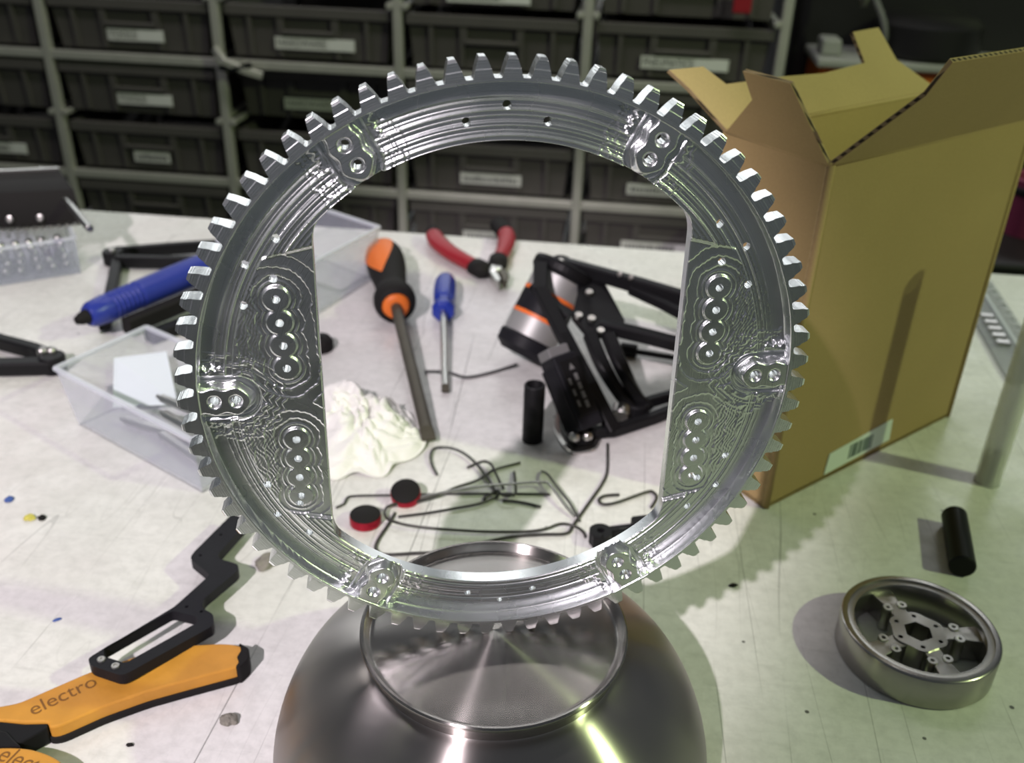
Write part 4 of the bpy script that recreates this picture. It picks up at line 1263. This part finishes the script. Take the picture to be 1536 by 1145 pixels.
h2 = obj('handle', prism(round_poly(H2, 0.003, 3), 0.0022, ZH, 0.0008), M['yellow'], yp)
area2 = sum(H2[i - 1][0] * H2[i][1] - H2[i][0] * H2[i - 1][1] for i in range(len(H2)))
obj('grip_shell', prism(round_poly(grow(H2, 0.0010 if area2 < 0 else -0.0010), 0.003, 3), 0.0, 0.0036, 0.0008), M['rubber'], yp)
obj('shank', prism([(-0.2080, 0.2690), (-0.1990, 0.2676), (-0.1893, 0.2668), (-0.1800, 0.2675), (-0.1790, 0.2652), (-0.1855, 0.2583), (-0.1880, 0.2570), (-0.1950, 0.2620), (-0.2080, 0.2640)], 0.0004, 0.0088, 0.0006), M['black'], yp)
obj('shank', prism([(-0.2080, 0.2650), (-0.1990, 0.2632), (-0.1935, 0.2622), (-0.1890, 0.2585), (-0.1850, 0.2556), (-0.1930, 0.2550), (-0.2080, 0.2545)], 0.0006, 0.0096, 0.0006), M['black'], yp)
for body_, loc, ang, par in (('electro', (-0.1795, 0.2815), 0.72, h1), ('electro', (-0.1785, 0.2480), -0.32, h2)):
    t = obj('lettering', None, None, par, mesh=text_mesh(body_, 0.0102, M['yellow_ink']))
    t.location = Vector((loc[0] + 0.19, loc[1] - 0.27, ZH + 0.0001))
    t.rotation_euler = (0, 0, ang)
    t.scale = (0.9, 1, 1)

# ------------------------------------------------------------------ clear bins
def bin_(t, bot, top, th, m, mrim, h, rimw=0.003):
    """open tapered bin from bottom/top corner lists (CCW)"""
    def inset(poly, d):
        c = Vector((sum(p[0] for p in poly) / 4, sum(p[1] for p in poly) / 4))
        return [tuple(Vector(p) + (c - Vector(p)).normalized() * d) for p in poly]
    for i in range(4):
        j = (i + 1) % 4
        bi, ti = inset(bot, th * 1.5), inset(top, th * 1.5)
        V = [(*bot[i], 0.0), (*bot[j], 0.0), (*top[j], h), (*top[i], h), (*bi[i], 0.0), (*bi[j], 0.0), (*ti[j], h), (*ti[i], h)]
        F = [(0, 1, 2, 3), (7, 6, 5, 4), (0, 4, 5, 1), (1, 5, 6, 2), (2, 6, 7, 3), (3, 7, 4, 0)]
        obj('side_wall', (V, F), m, t)
        d = (Vector(top[j]) - Vector(top[i])).normalized()
        obj('rim', sweep([(*top[i], h), (*top[j], h)], rect(rimw, rimw * 0.8)), mrim, t)
    obj('bottom', prism(inset(bot, 0.003), 0.0008, 0.002), m, t)
b1 = thing('clear_bin', 'open milky plastic bin of standoffs left of the gear', 'bin', loc=(-0.21, 0.50, 0), group='milky plastic bins')
bin_(b1, [(-0.2655, 0.5035), (-0.1695, 0.4370), (-0.1330, 0.4890), (-0.2290, 0.5560)], [(-0.2735, 0.5055), (-0.1690, 0.4320), (-0.1290, 0.4900), (-0.2395, 0.5650)], 0.0012, M['clear'], M['clear_rim'], 0.038)
ppr = obj('paper_slip', ([(-0.2480, 0.5150, 0.006), (-0.2100, 0.5220, 0.006), (-0.2190, 0.5400, 0.033), (-0.2480, 0.5290, 0.033)] + [(-0.2480, 0.5156, 0.0065), (-0.2100, 0.5226, 0.0065), (-0.2190, 0.5406, 0.0335), (-0.2480, 0.5296, 0.0335)], [(0, 1, 2, 3), (7, 6, 5, 4), (0, 1, 5, 4), (1, 2, 6, 5), (2, 3, 7, 6), (3, 0, 4, 7)]), M['paper'], None, loc=(-0.23, 0.52, 0.002))
tag(ppr, 'white paper slip leaning inside the milky bin', 'paper')
SO = [((-0.2150, 0.5120, 0.016), (-0.1780, 0.4900, 0.016)), ((-0.2110, 0.5030, 0.010), (-0.1760, 0.4780, 0.010)), ((-0.2260, 0.5000, 0.0052), (-0.1850, 0.4810, 0.0052)), ((-0.2350, 0.5020, 0.0052), (-0.2020, 0.4880, 0.0052)), ((-0.2080, 0.4870, 0.0052), (-0.1720, 0.4570, 0.0052)), ((-0.2000, 0.5200, 0.0052), (-0.1600, 0.4950, 0.0052)), ((-0.1920, 0.5060, 0.0230), (-0.1700, 0.4820, 0.0200))]
SON = ['topmost long one near the back wall', 'second one below the back wall', 'one crossing the bin floor', 'leftmost on the bin floor', 'one along the front wall', 'one at the far side of the floor', 'short one on top nearest the gear']
for (a, b), nme in zip(SO, SON):
    o = obj('standoff', join(cyl(a, b, 0.0027, 6), cyl(Vector(a), Vector(a) - (Vector(b) - Vector(a)).normalized() * 0.004, 0.0013, 8)), M['steel'], None, 'auto', loc=(a[0], a[1], a[2] - 0.0027))
    tag(o, 'silver hex standoff in the milky bin, ' + nme, 'standoff', 'standoffs in the milky bin')

b2 = thing('clear_bin', 'milky plastic bin at the far bench edge left of the large screwdriver', 'bin', loc=(-0.17, 0.72, 0), group='milky plastic bins')
bin_(b2, [(-0.2250, 0.7080), (-0.1560, 0.6600), (-0.1180, 0.7440), (-0.1850, 0.7980)], [(-0.2320, 0.7050), (-0.1560, 0.6560), (-0.1120, 0.7470), (-0.1880, 0.8040)], 0.0012, M['clear'], M['clear_rim'], 0.045)

b3 = thing('bead_box', 'clear box full of shiny beads at the left edge', 'box', loc=(-0.40, 0.735, 0))
bin_(b3, [(-0.4700, 0.6710), (-0.3590, 0.7370), (-0.3860, 0.7830), (-0.4970, 0.7170)], [(-0.4700, 0.6700), (-0.3580, 0.7365), (-0.3860, 0.7840), (-0.4980, 0.7170)], 0.0012, M['bead_clear'], M['clear_rim'], 0.031)
bead_me = make_mesh('bead', *lathe([(0.0, -0.0036), (0.0024, -0.0028), (0.0035, 0), (0.0024, 0.0028), (0.0, 0.0036)], 10), True)
bead_me.materials.append(M['wire_s'])
ux, uy = Vector((0.859, 0.511)), Vector((-0.507, 0.862))
cnt = 0
for lay in range(3):
    for i in range(9):
        for j in range(3):
            p = Vector((-0.4690, 0.6790)) + ux * (0.030 + i * 0.0105 + random.uniform(-0.002, 0.002)) + uy * (0.005 + j * 0.013 + random.uniform(-0.002, 0.002))
            o = obj('bead', None, None, None, mesh=bead_me, loc=(p.x, p.y, 0.0058 + lay * 0.0068 + random.uniform(-0.0004, 0.0004)))
            tag(o, 'one of the shiny metal beads in the clear box', 'bead', 'beads in the clear box')

# ------------------------------------------------------------------ black roller bracket on the bead box
rb = thing('curved_black_part', 'curved black part with two screws and a steel pin above the bead box', 'machine part', loc=(-0.40, 0.76, 0.0316))
arc = catmull([(-0.4750, 0.7480, 0.0), (-0.4400, 0.7480, 0.0), (-0.4050, 0.7540, 0.0), (-0.3640, 0.7660, 0.0)], 6)
V, F = [], []
for p in arc:
    for dy, z in ((0, 0.0318), (0.0, 0.046), (0.006, 0.060), (0.040, 0.066), (0.046, 0.062), (0.046, 0.0318)):
        V.append((p.x - dy * 0.75, p.y + dy, z))
k = 6
for i in range(len(arc) - 1):
    for j in range(k):
        q = (j + 1) % k
        F.append((i * k + j, i * k + q, (i + 1) * k + q, (i + 1) * k + j))
F += [tuple(reversed(range(k))), tuple((len(arc) - 1) * k + j for j in range(k))]
obj('shell', (V, F), M['rubber'], rb, 'auto')
obj('steel_edge', sweep([(p.x - 0.03, p.y + 0.041, 0.0665) for p in arc], rect(0.004, 0.002)), M['steel'], rb)
for p in ((-0.4155, 0.7510, 0.040), (-0.3930, 0.7565, 0.040)):
    obj('screw', lathe([(0.0, 0.0012), (0.0012, 0.0012), (0.0014, 0.0026), (0.0028, 0.0022), (0.0033, 0.0), (0.0033, -0.002)], 18, axis_matrix(p, (p[0] + 0.002, p[1] - 0.010, p[2] + 0.003))), M['steel'], rb, 'auto')
obj('pin', cyl((-0.4240, 0.8350, 0.0560), (-0.3310, 0.7080, 0.0500), 0.0030, 14, 0.0005), M['steel'], rb, 'auto')
nt_ = []
for i in range(14):
    p = Vector((-0.4450 + i * 0.0058, 0.7478 + 0.00012 * i * i, 0.0318))
    nt_.append(box(p.x, p.x + 0.0032, p.y - 0.006, p.y, 0.0316, 0.0345))
obj('rack_teeth', join(*nt_), M['steel'], rb)

# ------------------------------------------------------------------ black frame, blue handle, left arm
fr = thing('hinged_linkage', 'thin black hinged frame bars behind the blue handle', 'frame', loc=(-0.31, 0.74, 0))
obj('hinge', cyl((-0.3400, 0.7600, 0.0), (-0.3400, 0.7600, 0.0120), 0.0085, 24, 0.001), M['black'], fr, 'auto')
bolt((-0.3400, 0.7600, 0.0122), (0, 0, 1), 0.003, fr)
obj('bar', sweep([(-0.3446, 0.7650, 0.0070), (-0.3000, 0.7800, 0.0070), (-0.2600, 0.7920, 0.0070)], rect(0.007, 0.010)), M['black'], fr)
obj('bar', sweep([(-0.3330, 0.7490, 0.0070), (-0.2950, 0.7500, 0.0070), (-0.2500, 0.7545, 0.0070)], rect(0.0075, 0.010)), M['black'], fr)
obj('bar', sweep([(-0.3340, 0.7530, 0.0060), (-0.3180, 0.7000, 0.0060), (-0.2972, 0.6296, 0.0060)], rect(0.0085, 0.008)), M['black'], fr)
obj('bar', sweep([(-0.2600, 0.6150, 0.0050), (-0.2350, 0.6480, 0.0050), (-0.1950, 0.6700, 0.0050)], rect(0.012, 0.008)), M['black'], fr)

bh = thing('blue_tool', 'blue ribbed plastic handle of a tool left of the gear', 'tool handle', loc=(-0.275, 0.655, 0))
qA, qB = Vector((-0.3000, 0.6120, 0.0215)), Vector((-0.2330, 0.7300, 0.0215))
qm = axis_matrix(qA, qB)
prof = [(0.0, 0.0), (0.0072, 0.0), (0.0092, 0.003), (0.0100, 0.012)]
z = 0.016
for i in range(7):
    prof += [(0.0104, z), (0.0104, z + 0.0018), (0.0097, z + 0.0024), (0.0097, z + 0.0034)]
    z += 0.0040
prof += [(0.0106, z), (0.0110, 0.075), (0.0110, 0.120), (0.0098, 0.132), (0.0, 0.134)]
obj('barrel', lathe(prof, 12, qm), M['blue2'], bh, 'auto')
obj('nose', lathe([(0.0055, 0.001), (0.0044, -0.005), (0.0028, -0.009), (0.0, -0.0095)], 20, qm), M['rubber'], bh, 'auto')
obj('clip', sweep([qA + Vector((0.022, 0.010, -0.012)), qA + Vector((0.050, 0.055, -0.012)), qA + Vector((0.075, 0.095, -0.012))], rect(0.010, 0.012)), M['rubber'], bh)

la = thing('forked_linkage', 'black forked arm with a bolt reaching in from the left edge', 'arm', loc=(-0.33, 0.575, 0))
obj('bar', sweep([(-0.4200, 0.6240, 0.0070), (-0.3557, 0.5960, 0.0070), (-0.3281, 0.5850, 0.0070), (-0.3080, 0.5735, 0.0070)], rect(0.0085, 0.010)), M['black'], la)
obj('bar', sweep([(-0.4200, 0.5560, 0.0060), (-0.3403, 0.5625, 0.0060), (-0.3080, 0.5665, 0.0060)], rect(0.011, 0.010)), M['black'], la)
obj('knuckle', cyl((-0.3090, 0.5700, 0.0), (-0.3090, 0.5700, 0.0125), 0.0085, 24, 0.001), M['black'], la, 'auto')
for p in ((-0.3170, 0.5745, 0.0125), (-0.3110, 0.5755, 0.0125)):
    obj('bolt', lathe([(0.0, 0.0030), (0.0018, 0.0029), (0.0031, 0.0016), (0.0034, 0.0), (0.0034, -0.003)], 20, Matrix.Translation(p)), M['steel'], la, True)

gm = thing('rubber_foot', 'small round black rubber foot beside the gear edge', 'rubber foot', loc=(-0.1385, 0.6155, 0))
obj('dome', lathe([(0.0095, 0.0), (0.0100, 0.001), (0.0100, 0.006), (0.0080, 0.0092), (0.0035, 0.0100)], 28, Matrix.Translation((-0.1385, 0.6155, 0))), M['rubber'], gm, True)
obj('plug', lathe([(0.0038, 0.0098), (0.0030, 0.0108), (0.0, 0.0110)], 20, Matrix.Translation((-0.1385, 0.6155, 0))), M['black'], gm, True)

# ------------------------------------------------------------------ bits and crumbs on the bench
def crumb(name, label, cat, loc, size, m, flat=0.5, seed=0, ang=0.0):
    bm = bmesh.new()
    bmesh.ops.create_icosphere(bm, subdivisions=3, radius=1)
    for v in bm.verts:
        d = 1 + 0.35 * noise.noise(v.co * 1.7 + Vector((seed, 0, 0)))
        v.co = Vector((v.co.x * size[0] * d, v.co.y * size[1] * d, max(-0.35, v.co.z) * size[2] * d))
    zmin = min(v.co.z for v in bm.verts)
    for v in bm.verts: v.co.z -= zmin
    me = bpy.data.meshes.new(name)
    bm.to_mesh(me); bm.free()
    me.materials.append(m)
    o = obj(name, None, None, None, mesh=me, loc=loc)
    o.rotation_euler = (0, 0, ang)
    tag(o, label, cat)
crumb('putty_lump', 'grey lump of putty left of the bowl', 'lump', (-0.112, 0.2788, 0), (0.0038, 0.0026, 0.0026), M['lump'], seed=1)
crumb('yellow_chip', 'tiny yellow chip at the left of the bench', 'chip', (-0.2529, 0.4089, 0), (0.0030, 0.0024, 0.0016), M['chipy'], seed=2)
crumb('black_chip', 'tiny black chip beside the yellow chip', 'chip', (-0.2466, 0.4093, 0), (0.0022, 0.0022, 0.0012), M['rubber'], seed=3, ang=0.7)
crumb('blue_chip', 'tiny blue chip at the left picture edge', 'chip', (-0.2712, 0.4246, 0), (0.0022, 0.0026, 0.0012), M['chipb'], seed=4)
crumb('torn_paper_scrap', 'pale torn scrap beneath the lower left gear teeth', 'scrap', (-0.1203, 0.3792, 0), (0.0046, 0.0062, 0.0030), M['lump'], seed=5, ang=-0.4)
crumb('black_crumb', 'black crumb near the bottom edge left of the bowl', 'crumb', (-0.1479, 0.2655, 0), (0.0016, 0.0008, 0.0008), M['rubber'], seed=6)
crumb('blue_grey_flake', 'blue grey flake left of the slotted bracket', 'flake', (-0.2065, 0.3344, 0), (0.0018, 0.0009, 0.0006), M['chipb'], seed=7, ang=0.6)
crumb('dark_flake', 'dark flake in the gear shadow right of the bowl', 'flake', (0.1135, 0.3740, 0), (0.0022, 0.0012, 0.0008), M['rubber'], seed=8, ang=0.3)
